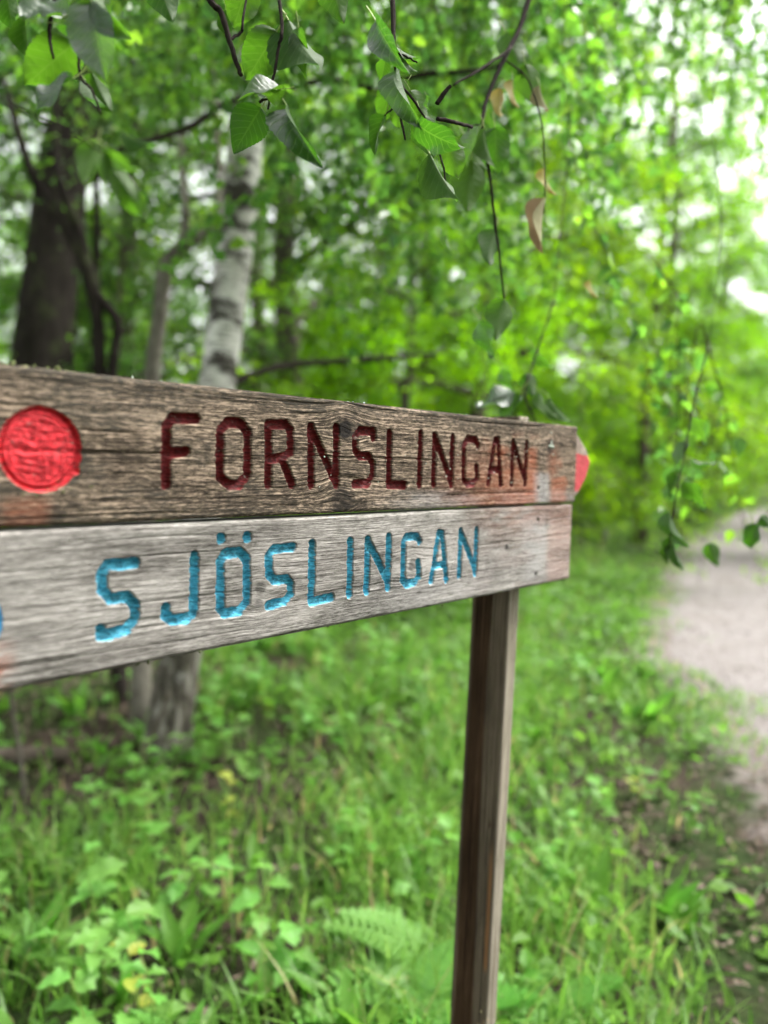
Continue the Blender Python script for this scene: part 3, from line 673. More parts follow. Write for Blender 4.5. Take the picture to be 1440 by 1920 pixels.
def grow_tree(seed, H, r0, cb, spread, nlimb, nleaf, leaf, droop=0.35, stems=1, lean=0.04, sides=9, clump=0.13):
    rng = np.random.default_rng(seed); wood = Acc(); segs = []; wts = []
    for sidx in range(stems):
        hh = H * (1 if sidx == 0 else rng.uniform(0.65, 0.95)); az = rng.uniform(0, 6.28)
        tilt = lean if stems == 1 else rng.uniform(0.12, 0.32)
        ts = np.linspace(0, 1, 12); z = ts * hh
        wob = np.stack([fbm(ts * 3 + seed, ts * 0 + sidx, 3, seed) - 0.5, fbm(ts * 3 + seed + 40, ts * 0 + sidx, 3, seed + 5) - 0.5], -1) * hh * 0.06
        wob -= wob[0]
        tr = np.stack([wob[:, 0] + math.cos(az) * tilt * z, wob[:, 1] + math.sin(az) * tilt * z, z - 0.15 * (ts == 0)], -1)
        tr[:, :2] += (0 if stems == 1 else 1) * rng.normal(size=2) * 0.10
        rad = r0 * (1 - 0.9 * ts) * (1 + 0.45 * np.exp(-ts * 22)) * (1.0 if sidx == 0 else 0.75)
        wood.add(*tube(tr, rad, sides))
        for li in range(max(3, nlimb // stems)):
            q = (li + rng.random()) / max(3, nlimb // stems); h = cb + (hh * 0.97 - cb) * q
            i = np.interp(h, tr[:, 2], np.arange(12)); i0 = int(min(i, 10)); p0 = tr[i0] + (tr[i0 + 1] - tr[i0]) * (i - i0)
            a = li * 2.399 + rng.normal() * 0.4 + az
            ln = spread * (1 - 0.72 * q ** 1.4) * rng.uniform(0.7, 1.15) * (0.75 + 0.25 * min(1, q * 6))
            el = rng.uniform(0.15, 0.75) + 0.35 * q
            u = np.linspace(0, 1, 7); dr = np.array([math.cos(a), math.sin(a)])
            hx = ln * u * math.cos(el); hz = ln * u * math.sin(el) - droop * ln * u ** 2.2
            bend = 0.16 * ln * np.sin(u * 3 + rng.random() * 6) * u
            lp = np.stack([p0[0] + dr[0] * hx - dr[1] * bend, p0[1] + dr[1] * hx + dr[0] * bend, p0[2] + hz], -1)
            rr = max(0.012, r0 * 0.36 * (1 - 0.6 * q)); wood.add(*tube(lp, rr * (1 - 0.85 * u) + 0.003, 6))
            for k in range(3, 6): segs.append((lp[k], lp[k + 1])); wts.append(ln * 0.16)
            nsub = int(4 + ln * 3)
            for sj in range(nsub):
                f = rng.uniform(0.25, 1.0); j = min(5, int(f * 6)); sp = lp[j] + (lp[j + 1] - lp[j]) * (f * 6 - j)
                sd_ = rand_dirs(rng, 1)[0] * np.array([1, 1, 0.55]) + np.array([dr[0], dr[1], 0.0]) * 0.7; sd_ = unit(sd_)
                sl = ln * rng.uniform(0.22, 0.5); uu = np.linspace(0, 1, 4)[:, None]
                pts = sp + sd_ * sl * uu + np.array([0, 0, -1]) * droop * sl * 1.1 * uu ** 2
                wood.add(*tube(pts, rr * 0.30 * (1 - 0.8 * uu[:, 0]) + 0.0015, 4, cap=False))
                for k in range(3): segs.append((pts[k], pts[k + 1])); wts.append(sl / 3)
    A = np.array([s_[0] for s_ in segs]); B = np.array([s_[1] for s_ in segs]); w = np.array(wts); w = w / w.sum()
    pick = rng.choice(len(A), nleaf, p=w); u = rng.random((nleaf, 1))
    pos = A[pick] + (B[pick] - A[pick]) * u + rng.normal(size=(nleaf, 3)) * clump * np.array([1, 1, 0.75])
    axis = unit(rand_dirs(rng, nleaf) * np.array([1, 1, 0.5]) + np.array([0, 0, -0.55]))
    nrm = rand_dirs(rng, nleaf) * 0.75 + np.array([0, 0, 1.0])
    V, Q = leaf_cloud(pos, axis, nrm, leaf * rng.uniform(0.65, 1.25, nleaf))
    base = np.clip(0.5 * rng.random(nleaf) + 0.5 * _tab[pick % 256, (pick // 7) % 256], 0, 1)
    return wood, V, Q, np.repeat(base, 6)
def tree_thing(name, seed, bark_m, leaf_m, **k):
    wood, V, Q, rnd = grow_tree(seed, **k)
    root = bpy.data.objects.new(name, None); COL.objects.link(root)
    obj('trunk', wood.mesh('trunk', [bark_m]), root)
    obj('crown', mesh_np('crown', V, Q, [leaf_m], {'rnd': rnd}, smooth_shade=False), root)
    return root

# ------------------------------------------------------------------ the wood behind the sign
KINDS = {
 'tall_a': dict(name='broadleaf_tree', seed=11, bark_m=M['bark_grey'], leaf_m=M['leaf'], H=12.5, r0=0.17, cb=2.3, spread=3.6, nlimb=30, nleaf=13000, leaf=0.085, droop=0.35),
 'tall_b': dict(name='broadleaf_tree', seed=23, bark_m=M['bark_brown'], leaf_m=M['leaf_bright'], H=11.0, r0=0.14, cb=1.7, spread=3.3, nlimb=28, nleaf=18000, leaf=0.080, droop=0.55),
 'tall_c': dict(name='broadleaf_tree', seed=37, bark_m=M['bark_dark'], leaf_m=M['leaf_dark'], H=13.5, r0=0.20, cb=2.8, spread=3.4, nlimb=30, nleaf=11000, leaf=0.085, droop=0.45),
 'mid_a': dict(name='young_tree', seed=41, bark_m=M['bark_grey'], leaf_m=M['leaf_bright'], H=6.0, r0=0.07, cb=0.7, spread=2.1, nlimb=24, nleaf=15000, leaf=0.070, droop=0.4),
 'mid_b': dict(name='young_tree', seed=53, bark_m=M['bark_brown'], leaf_m=M['leaf'], H=5.0, r0=0.06, cb=0.5, spread=1.9, nlimb=22, nleaf=13000, leaf=0.065, droop=0.45),
 'shrub_a': dict(name='hazel_shrub', seed=61, bark_m=M['bark_grey'], leaf_m=M['leaf_bright'], H=2.9, r0=0.028, cb=0.35, spread=1.1, nlimb=26, nleaf=8500, leaf=0.065, droop=0.5, stems=4, clump=0.10),
 'shrub_b': dict(name='hazel_shrub', seed=67, bark_m=M['bark_brown'], leaf_m=M['leaf'], H=2.0, r0=0.022, cb=0.25, spread=0.9, nlimb=24, nleaf=6500, leaf=0.055, droop=0.5, stems=4, clump=0.09),
}
PROTO = {k: tree_thing(**v) for k, v in KINDS.items()}
USED = {k: False for k in PROTO}
def place(kind, x, y, rz, sc, label, cat, group=None):
    r = PROTO[kind]
    if USED[kind]: r = copy_tree(r)
    USED[kind] = True
    for k_ in ('label', 'category', 'group'):
        if k_ in r: del r[k_]
    r.location = (x, y, float(ground_h(x, y)) - 0.02); r.rotation_euler = (0, 0, rz); r.scale = (sc, sc, sc * random.Random(int(x * 97 + y * 31)).uniform(0.92, 1.1))
    tag(r, label, cat, group); return r
rg = random.Random(7)
TALL = [(9.4, 23.6, 'tall_b'), (6.6, 18.2, 'tall_a'), (11.6, 28.0, 'tall_b'), (5.0, 15.6, 'tall_b'), (8.6, 22.4, 'tall_b'), (-3.6, 10.5, 'tall_a'), (-1.0, 9.4, 'tall_a'), (1.2, 11.5, 'tall_b'), (-2.2, 14.0, 'tall_b'), (-6.0, 15.0, 'tall_a'), 
        (0.6, 16.5, 'tall_c'), (3.2, 17.0, 'tall_b'), (-8.8, 21.0, 'tall_b'), (-0.2, 22.0, 'tall_a'), (4.6, 23.0, 'tall_a'), (-12.5, 24.0, 'tall_a'),
        (8.2, 27.0, 'tall_b'), (2.2, 28.0, 'tall_c'), (-5.5, 29.0, 'tall_a'), (11.8, 33.0, 'tall_a'), (6.0, 34.0, 'tall_c'), (16.5, 36.0, 'tall_b'), (-11.0, 33.0, 'tall_c'), (-1.5, 36.0, 'tall_b'),
        (20.5, 33.0, 'tall_b'), (21.0, 41.0, 'tall_c'), (14.0, 43.0, 'tall_a'), (26.5, 43.0, 'tall_a'), (8.5, 45.0, 'tall_b'), (32.0, 50.0, 'tall_c'), (24.0, 53.0, 'tall_b'), (17.0, 54.0, 'tall_c'),
        (-18.0, 31.0, 'tall_a'), (-8.0, 43.0, 'tall_b')]
MID = [(-2.6, 7.6, 'mid_b'), (0.2, 8.4, 'mid_a'), (-4.6, 7.2, 'mid_b'), (-0.9, 12.0, 'mid_b'), (2.4, 14.5, 'mid_a'), (-4.2, 12.6, 'mid_a'), (3.6, 20.0, 'mid_b'), (6.0, 21.5, 'mid_a'), (1.8, 19.5, 'mid_a'),
       (7.0, 24.6, 'mid_b'), (9.6, 25.2, 'mid_a'), (10.6, 29.5, 'mid_a'), (13.2, 32.0, 'mid_b'), (18.4, 30.0, 'mid_a'), (22.5, 36.0, 'mid_b'), (15.5, 39.5, 'mid_a'), (19.5, 45.0, 'mid_a'), (28.0, 46.0, 'mid_b'),
       (-7.4, 11.4, 'mid_a'), (-2.0, 18.0, 'mid_a'), (5.0, 29.0, 'mid_b'), (24.0, 48.0, 'mid_a')]
SHR = [(-2.1, 6.4, 'shrub_b'), (-3.4, 6.0, 'shrub_a'), (-1.2, 7.0, 'shrub_a'), (-0.2, 10.2, 'shrub_a'), (1.0, 13.2, 'shrub_a'), (2.6, 16.2, 'shrub_b'), (4.2, 18.2, 'shrub_a'), (5.4, 20.0, 'shrub_b'),
       (7.2, 22.2, 'shrub_a'), (8.8, 23.6, 'shrub_b'), (10.4, 26.4, 'shrub_a'), (12.0, 29.0, 'shrub_b'), (13.6, 34.0, 'shrub_a'), (17.0, 33.0, 'shrub_b'), (19.8, 31.5, 'shrub_a'), (16.5, 37.0, 'shrub_a'), (20.5, 38.5, 'shrub_b'),
       (-4.4, 9.4, 'shrub_b'), (-5.6, 8.2, 'shrub_a'), (3.0, 19.0, 'shrub_a'), (6.6, 24.0, 'shrub_a')]
OPPOSITE = [(9.2, 13.6, 'tall_b'), (11.8, 18.5, 'tall_b'), (9.5, 3.0, 'tall_a'), (8.8, -2.5, 'tall_b'), (6.5, -7.5, 'tall_c'), (2.5, -9.0, 'tall_a'), (-1.8, -8.0, 'tall_b'), (-5.5, -6.0, 'tall_c'), (-7.0, -1.5, 'tall_a'), (-6.0, 3.2, 'tall_c'), (-3.4, -3.2, 'mid_a'), (0.4, -5.8, 'mid_b'), (7.4, 0.6, 'mid_a'), (4.6, -5.6, 'mid_a')]  # mostly unseen trees round the camera, added to block the low sky
for x, y, kd in OPPOSITE:
    place(kd, x, y, rg.uniform(0, 6.28), rg.uniform(0.9, 1.1), 'green tree on the near side of the clearing round the sign', 'tree', 'trees round the clearing')
ORD = ['first', 'second', 'third', 'fourth', 'fifth', 'sixth', 'seventh', 'eighth', 'ninth', 'tenth', 'eleventh', 'twelfth', 'thirteenth', 'fourteenth']
LOOK = {'tall_a': 'tall mid green', 'tall_b': 'tall bright green', 'tall_c': 'tall dark leaved', 'mid_a': 'young bright green', 'mid_b': 'young mid green', 'shrub_a': 'bright green', 'shrub_b': 'small mid green'}
def plant_all(spots, noun, cat, lo, hi):
    bins = {}
    for x, y, kd in spots:
        if cat == 'tree' and x > path_centre_left(y) + 1.0: where = 'beyond the bend of the path'
        elif x > 0.12 * y: where = 'along the path side of the wood'
        else: where = 'in the wood behind the sign'
        bins.setdefault((kd, where), []).append((x / y, x, y))
    for (kd, where), it in bins.items():
        it.sort()
        for i, (_, x, y) in enumerate(it):
            lb = '%s %s %s, %s from the left' % (LOOK[kd], noun, where, ORD[i]) if len(it) > 1 else 'the only %s %s %s' % (LOOK[kd], noun, where)
            place(kd, x, y, rg.uniform(0, 6.28), rg.uniform(lo, hi), lb, cat, '%ss %s' % (noun, where))
plant_all(TALL, 'tree', 'tree', 0.9, 1.15)
plant_all(MID, 'tree', 'tree', 0.85, 1.15)
plant_all(SHR, 'shrub', 'shrub', 0.8, 1.15)

# ------------------------------------------------------------------ trunks that can be told apart
def to_ground(p): q = np.array(p, float); q[2] = float(ground_h(q[0], q[1])) - 0.08; return q
def trunk_obj(parent, paths, mat, sides=14, name='trunk', n=40, rough=0.05):
    acc = Acc()
    for ctrl, radii in paths:
        pts = spline(ctrl, n); rr = np.interp(np.linspace(0, 1, n), np.linspace(0, 1, len(radii)), radii)
        V, Q, T = tube(pts, rr, sides)
        k_ = np.concatenate([np.repeat(np.arange(n), sides), [0, n - 1]])
        cen = pts[k_]; d_ = V - cen
        V = cen + d_ * (1 + rough * 2 * (fbm(np.arange(len(V)) % sides * 0.9, k_ * 0.55, 3, len(acc.V) + 2) - 0.5))[:, None]
        acc.add(V, Q, T)
    loc = np.array(parent.location)
    acc.V = [v - loc for v in acc.V]
    return obj(name, acc.mesh(name, [mat]), parent)
def root_at(name, p, label, cat):
    r = bpy.data.objects.new(name, None); COL.objects.link(r); r.location = p; tag(r, label, cat); return r

# the birch
bz = 4.2
b0 = hit(308, 1405); bz = 4.0
bp = [to_ground(b0), P(322, 1330, bz), P(350, 1150, bz), P(388, 860, bz), P(424, 600, bz), P(448, 400, bz), P(464, 230, bz), P(482, 60, bz), P(505, -200, bz + 0.1), P(540, -700, bz + 0.3), P(560, -1300, bz + 0.6)]
BIRCH = root_at('birch_tree', to_ground(b0), 'white barked birch leaning behind the sign, its leafy twigs hanging in front', 'tree')
trunk_obj(BIRCH, [(bp, [0.135, 0.112, 0.100, 0.092, 0.090, 0.091, 0.087, 0.080, 0.07, 0.05, 0.02])], M['birch'], 20, n=70, rough=0.06)
# the dark old trunk
d0 = to_ground(hit(40, 1175))
dz = float((R.T @ (d0 - np.array([0, 0, CAM_H])))[2])
DARK = root_at('old_tree', d0, 'thick dark furrowed trunk at the edge of the wood', 'tree')
s_ = dz / 1500
trunk_obj(DARK, [([d0, P(50, 1000, dz), P(78, 680, dz), P(105, 440, dz), P(122, 300, dz), P(145, 180, dz), P(160, 0, dz), P(175, -400, dz), P(190, -900, dz)], [66 * s_, 58 * s_, 54 * s_, 48 * s_, 46 * s_, 41 * s_, 38 * s_, 30 * s_, 16 * s_])], M['bark_dark'], 20, n=60, rough=0.10)
wood, V, Q, rnd = grow_tree(71, H=9.5, r0=0.05, cb=4.4, spread=3.0, nlimb=22, nleaf=16000, leaf=0.08, droop=0.4)
top_off = P(160, 0, dz) - d0
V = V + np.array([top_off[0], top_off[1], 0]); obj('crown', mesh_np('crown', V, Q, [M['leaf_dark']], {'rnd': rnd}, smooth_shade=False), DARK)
wood.V = [v + np.array([top_off[0], top_off[1], 0]) for v in wood.V]; obj('branches', wood.mesh('branches', [M['bark_dark']]), DARK)
# slim crooked stems
cz = 4.9; c0 = to_ground(hit(228, 1310))
CROOK = root_at('crooked_sapling', c0, 'thin dark crooked stems forking beside the thick trunk', 'tree')
trunk_obj(CROOK, [([c0, P(214, 1000, cz), P(210, 720, cz), P(221, 610, cz), P(196, 570, cz), P(172, 535, cz)], [0.045, 0.038, 0.034, 0.030, 0.03, 0.028]),
    ([c0, P(200, 1000, cz), P(187, 700, cz), P(184, 610, cz), P(170, 530, cz), P(152, 475, cz), P(112, 405, cz), P(70, 345, cz), P(38, 260, cz), P(0, 120, cz + 0.2)], [0.045, 0.042, 0.04, 0.038, 0.046, 0.040, 0.034, 0.03, 0.026, 0.012]),
    ([P(165, 510, cz), P(150, 440, cz), P(128, 380, cz), P(112, 330, cz), P(104, 230, cz + 0.1), P(110, 60, cz + 0.2)], [0.036, 0.034, 0.030, 0.026, 0.02, 0.01])], M['bark_dark'], 9, n=40, rough=0.09)
bz2 = 4.6; c1 = to_ground(hit(262, 1350))
BROWN = root_at('bent_sapling', c1, 'grey brown bent stem with an elbow next to the birch trunk', 'tree')
trunk_obj(BROWN, [([c1, P(272, 1000, bz2), P(286, 700, bz2), P(298, 600, bz2), P(309, 510, bz2), P(328, 475, bz2), P(372, 446, bz2), P(404, 408, bz2 + .05), P(412, 330, bz2 + 0.25), P(400, 150, bz2 + 0.5), P(395, -100, bz2 + 0.6)], [0.060, 0.048, 0.044, 0.042, 0.045, 0.042, 0.032, 0.026, 0.02, 0.016, 0.007]),
    ([P(336, 470, bz2), P(348, 420, bz2), P(345, 370, bz2), P(338, 250, bz2 + 0.2), P(330, 80, bz2 + 0.3)], [0.030, 0.024, 0.020, 0.016, 0.006])], M['bark_pale'], 10, n=44, rough=0.10)
def small_crown(parent, seed, c, r, n, leaf, mat):
    rng = np.random.default_rng(seed)
    p = rng.normal(size=(n, 3)) * np.array(r); cl = (rng.random((26, 3)) - 0.5) * 2 * np.array(r); p = p * 0.35 + cl[rng.integers(0, 26, n)]
    V, Q = leaf_cloud(p + np.array(c) - np.array(parent.location), unit(rand_dirs(rng, n) + np.array([0, 0, -0.6])), rand_dirs(rng, n) * 0.7 + np.array([0, 0, 1]), leaf * rng.uniform(0.7, 1.2, n))
    obj('crown', mesh_np('crown', V, Q, [mat], {'rnd': np.repeat(rng.random(n), 6)}, smooth_shade=False), parent)
small_crown(CROOK, 3, P(60, 150, cz + 0.2), (0.9, 0.8, 0.8), 1800, 0.055, M['leaf'])
small_crown(BROWN, 4, P(360, 0, bz2 + 0.6), (0.8, 0.8, 0.7), 1800, 0.055, M['leaf'])

# birch boughs that reach over the sign, and the strands of leaves hanging from them
def birch_boughs():
    B = [([P(470, 175, 3.95), P(440, 188, 3.4), P(405, 205, 3.1), P(360, 236, 2.95), P(300, 258, 2.85), P(230, 278, 2.8), P(150, 320, 2.8)], [0.016, 0.014, 0.013, 0.012, 0.010, 0.008, 0.003]),
         ([P(470, 175, 3.95), P(540, 165, 3.5), P(620, 150, 3.2), P(700, 165, 3.0), P(790, 140, 2.8), P(930, 125, 2.7), P(985, 60, 2.7)], [0.016, 0.013, 0.012, 0.011, 0.010, 0.007, 0.003]),
         ([P(425, 725, 4.0), P(480, 700, 4.3), P(550, 684, 4.6), P(650, 676, 4.9), P(750, 668, 5.2), P(835, 660, 5.6)], [0.02, 0.018, 0.020, 0.018, 0.016, 0.005]),
         ([P(486, 20, 4.0), P(600, -160, 3.6), P(720, -330, 2.9), P(800, -480, 2.3), P(850, -800, 1.7)], [0.03, 0.026, 0.022, 0.018, 0.010]),
         ([P(720, -330, 2.9), P(600, -420, 2.3), P(430, -480, 1.8), P(250, -560, 1.4)], [0.018, 0.014, 0.011, 0.005]),
         ([P(486, 20, 4.0), P(700, -150, 3.8), P(1000, -200, 3.5), P(1250, -150, 3.2), P(1420, -60, 3.0)], [0.028, 0.022, 0.018, 0.012, 0.005])]
    acc = Acc(); loc = np.array(BIRCH.location)
    for c, r in B:
        pts = spline(c, 24); acc.add(*tube(pts - loc, np.interp(np.linspace(0, 1, 24), np.linspace(0, 1, len(r)), r), 8))
    obj('bough', acc.mesh('bough', [M['twig']]), BIRCH)
    rng = np.random.default_rng(77)
    tw = Acc(); LP = []; LA = []; LN = []
    # strands: photo-side extents give where the canopy hangs; each strand is a twig with leaves
    def strand(p, length, swing):
        n = max(4, int(length / 0.12)); u = np.linspace(0, 1, n)[:, None]
        dr = np.array([math.cos(swing), math.sin(swing), 0]) * rng.uniform(0.1, 0.5)
        pts = p + length * (u * np.array([0, 0, -1]) + dr * (u ** 0.6) + 0.04 * np.sin(u * 9 + rng.random(3) * 6))
        tw.add(*tube(pts - loc, np.linspace(0.0028, 0.0009, n), 4, cap=False))
        m = int(length / 0.021)
        for j in range(m):
            t_ = rng.random() ** 0.8 * (n - 1.001); i = int(t_); q = pts[i] + (pts[i + 1] - pts[i]) * (t_ - i)
            LP.append(q + rng.normal(size=3) * 0.020); a = rng.normal(size=3); a[2] = a[2] * 0.5 - 0.9; LA.append(a); nn = rng.normal(size=3) * 0.9; nn[2] += 0.8; LN.append(nn)
    for _ in range(210):
        px = rng.uniform(430, 1120); z = rng.uniform(2.6, 5.0)
        low = np.interp(px, [430, 560, 700, 900, 1060, 1150, 1230], [80, 330, 600, 720, 640, 420, 200])
        top = P(px, -300, z); end = rng.uniform(-180, 1) * 0.5 + rng.uniform(0.15, 1.0) * low
        q = P(px, max(end, -100), z); ln = top[2] - q[2]
        if ln > 0.2: strand(top + 0 * q, min(ln, 2.2), rng.uniform(0, 6.28))
    for _ in range(55):
        px = rng.uniform(-100, 480); z = rng.uniform(2.2, 4.2); top = P(px, -320, z); q = P(px, rng.uniform(-60, 230), z)
        strand(top, top[2] - q[2], rng.uniform(0, 6.28))
    for _ in range(75):
        px = rng.uniform(1120, 1560); z = rng.uniform(3.6, 6.2); top = P(px, -300, z); q = P(px, rng.uniform(-80, 330), z)
        strand(top, top[2] - q[2], rng.uniform(0, 6.28))
    # the low strands right of the sign end
    for px, e, z in ((1252, 1040, 2.3), (1275, 960, 2.35), (1300, 900, 2.45), (1225, 860, 2.6), (1180, 900, 3.1)):
        q = P(px, e, z); strand(q + np.array([0.02, 0.05, rng.uniform(0.45, 0.7)]), rng.uniform(0.45, 0.62), rng.uniform(0, 6.28))
    LP_ = np.array(LP); n = len(LP_)
    V, Q = leaf_cloud(LP_ - loc, np.array(LA), np.array(LN), 0.052 * rng.uniform(0.7, 1.25, n), 0.70, 0.3)
    obj('twigs', tw.mesh('twigs', [M['twig_fine']]), BIRCH, kind='stuff')
    obj('crown', mesh_np('crown', V, Q, [M['leaf']], {'rnd': np.repeat(rng.random(n), 6)}, smooth_shade=False), BIRCH, kind='stuff')
birch_boughs()

# ------------------------------------------------------------------ the near twigs, leaf by leaf
def near_leaf_mesh(seed, curl, foldv, wave, width=0.40):
    nv, nu = 40, 9
    v = np.linspace(0, 1, nv); u = np.linspace(-1, 1, nu); U, Vv = np.meshgrid(u, v)
    prof = np.sin(math.pi * np.clip(v, 0, 1) ** 0.60) ** 0.85 * width; prof[0] = 0.012; prof[-1] = 0.004
    saw = 1 + 0.13 * (np.abs((v * 13) % 1.0 - 0.35) - 0.25) * (prof > 0.05) * np.random.default_rng(int(seed * 10)).uniform(0.4, 1.5, nv)
    x = U * (prof * saw)[:, None]; y = Vv + 0.04 * np.abs(U) * np.sin(math.pi * Vv)
    z = foldv * np.abs(x) - curl * Vv ** 2 + wave * np.sin(Vv * 9 + seed + U * 1.6) * np.abs(U) ** 1.5 + 0.012 * np.cos(Vv * 50) * np.abs(U) * (1 - np.abs(U))
    V = np.stack([x, y, z], -1).reshape(-1, 3); I = np.arange(nv * nu).reshape(nv, nu)
    F = np.stack([I[:-1, :-1], I[:-1, 1:], I[1:, 1:], I[1:, :-1]], -1).reshape(-1, 4)
    luv = np.stack([U, Vv, 0 * U], -1).reshape(-1, 3)
    pt = np.array([(0, 0.02, 0), (0, -0.10, 0.015), (0, -0.22, 0.05), (0, -0.33, 0.10)]); tv, tq, _ = tube(pt, [0.012, 0.012, 0.013, 0.016], 5, cap=False)
    mi = np.concatenate([np.zeros(len(F), int), np.ones(len(tq), int)])
    V = np.vstack([V, tv]); F = np.vstack([F, tq + len(luv)]); luv = np.vstack([luv, np.tile([0.5, 0.5, 0], (len(tv), 1))])
    return V, F, luv, mi
NLM = []
for i, (cu, fo, wa, wd) in enumerate(((0.16, 0.35, 0.05, 0.37), (0.34, 0.55, 0.06, 0.34), (-0.14, 0.22, 0.09, 0.38), (0.24, 0.85, 0.06, 0.33), (0.42, 0.20, 0.10, 0.36))):
    V, F, luv, mi = near_leaf_mesh(i * 1.7, cu, fo, wa, wd)
    NLM.append(mesh_np('leaf', V, F, [M['near_leaf'], M['stalk']], {'luv': luv}, mat_index=mi))
NLM_DRY = []
for i in (1, 3):
    me = NLM[i].copy(); me.materials[0] = M['dead' if i == 3 else 'leaf_amber']; t_ = me.attributes.new('rnd', 'FLOAT', 'POINT'); t_.data.foreach_set('value', np.full(len(me.vertices), 0.5, np.float32)); NLM_DRY.append(me)
CAMP = np.array([0, 0, CAM_H])
def near_leaf(parent, base, tip, roll, z, dz=0.0, var=0, wx=1.0, meshes=None):
    """base and tip give where stalk end and leaf tip are; roll turns the upper face away from the viewer's side"""
    a = P(base[0], base[1], z); b = P(tip[0], tip[1], z + dz)
    ax = b - a; L = np.linalg.norm(ax); y = ax / L
    n0 = CAMP - a; n0 = unit(n0 - (n0 @ y) * y); x0 = np.cross(y, n0)
    c, s_ = math.cos(math.radians(roll)), math.sin(math.radians(roll))
    zax = n0 * c + x0 * s_; xax = np.cross(y, zax)
    m = Matrix(((xax[0], y[0], zax[0], a[0]), (xax[1], y[1], zax[1], a[1]), (xax[2], y[2], zax[2], a[2]), (0, 0, 0, 1)))
    ms = meshes or NLM
    o = obj('leaf', ms[var % len(ms)], parent)
    o.matrix_world = m @ Matrix.Diagonal((L * wx * 0.88, L, L, 1))
    return o
def world_child(o, parent):
    pass
def hanging(label, twigs, leaves, seed, dry=()):
    acc = Acc(); loc = np.array(BIRCH.location); rng = np.random.default_rng(seed)
    for ctrl, r0, r1 in twigs:
        c = [P(*q) for q in ctrl]; n = max(8, 5 * len(c)); pts = spline(c, n)
        pts = pts + 0.00035 * rng.normal(size=pts.shape)
        rr = np.linspace(r0, r1, n) * (1 + 0.18 * rng.random(n)); acc.add(*tube(pts - loc, rr, 7))
    br = obj('hanging_branch', acc.mesh('hanging_branch', [M['twig']]), BIRCH, label=label)
    bw = Matrix.Translation(Vector(BIRCH.location))
    for i, lf in enumerate(leaves):
        o = near_leaf(br, *lf[:2], *lf[2:])
        o.matrix_parent_inverse = bw.inverted()
    for i, lf in enumerate(dry):
        o = near_leaf(br, *lf[:2], *lf[2:], meshes=NLM_DRY); o.matrix_parent_inverse = bw.inverted()
    return br
# leaf = (base, tip, roll, depth, depth change, shape, width)
hanging('leafy twig hanging in the upper corner above the red disc',
  [([(250, -900, 1.35), (190, -400, 0.95), (120, -120, 0.85), (97, 20, 0.82), (93, 70, 0.82), (100, 110, 0.82)], 0.004, 0.0012), ([(150, -200, 0.87), (160, -20, 0.83), (148, 60, 0.82), (150, 140, 0.82), (172, 168, 0.82), (188, 214, 0.82)], 0.0022, 0.0009)],
  [((172, 5), (186, 142), 28, 0.80, -0.02, 0, 0.95), ((140, 78), (46, 168), 165, 0.84, 0.02, 2, 1.05), ((172, 135), (202, 214), 160, 0.84, 0.02, 1, 1.15), ((138, 146), (52, 176), 72, 0.80, -0.03, 4, 0.9), ((108, -12), (38, 42), 35, 0.83, -0.02, 2, 1.2),
   ((48, 30), (44, 118), 110, 0.84, 0.03, 3, 0.8), ((128, 62), (158, 96), 170, 0.85, 0.02, 0, 1.1), ((104, 44), (152, 62), 62, 0.80, 0.0, 1, 1.1), ((8, -22), (30, 60), 150, 0.88, 0.03, 2, 1.1), ((190, -20), (212, 70), 75, 0.80, -0.03, 3, 0.9),
   ((292, -52), (322, 46), 165, 0.90, 0.02, 0, 1.15), ((118, 30), (80, 6), 40, 0.79, 0.02, 2, 1.0), ((160, 150), (186, 206), 95, 0.83, 0.0, 3, 0.9)], 1)
hanging('dark twig with backlit leaves above the letters, left of its neighbour',
  [([(300, -800, 1.6), (345, -330, 1.1), (372, -80, 0.97), (396, 2, 0.95), (414, 22, 0.95), (430, 74, 0.95), (444, 120, 0.95), (452, 142, 0.95)], 0.0050, 0.0022), ([(480, -500, 1.25), (505, -150, 1.0), (528, 40, 0.94), (522, 90, 0.94), (512, 150, 0.94), (503, 204, 0.94)], 0.0026, 0.0012), ([(430, 74, 0.95), (452, 60, 0.96), (456, 40, 0.96), (470, -60, 1.0)], 0.0018, 0.0012),
   ([(486, 192, 0.94), (498, 186, 0.94), (515, 190, 0.94)], 0.0016, 0.0012)],
  [((520, 58), (462, 154), 168, 0.95, 0.02, 2, 1.18), ((540, 36), (590, 150), 150, 0.95, -0.02, 3, 1.25), ((560, 52), (566, 140), 20, 0.945, 0.01, 1, 0.75), ((526, 168), (452, 160), 66, 0.92, -0.03, 1, 0.95), ((490, 202), (436, 284), 165, 0.95, 0.02, 0, 1.2), ((541, 205), (578, 304), 38, 0.93, -0.04, 3, 0.62),
   ((424, 18), (428, 80), 115, 0.96, 0.02, 3, 0.8), ((470, -42), (440, 54), 165, 0.98, 0.02, 2, 1.2), ((618, -48), (640, 46), 160, 1.02, 0.03, 0, 1.2), ((500, 180), (528, 178), 40, 0.93, -0.02, 1, 1.2), ((496, 184), (478, 176), 60, 0.93, 0.01, 0, 1.0)], 2)
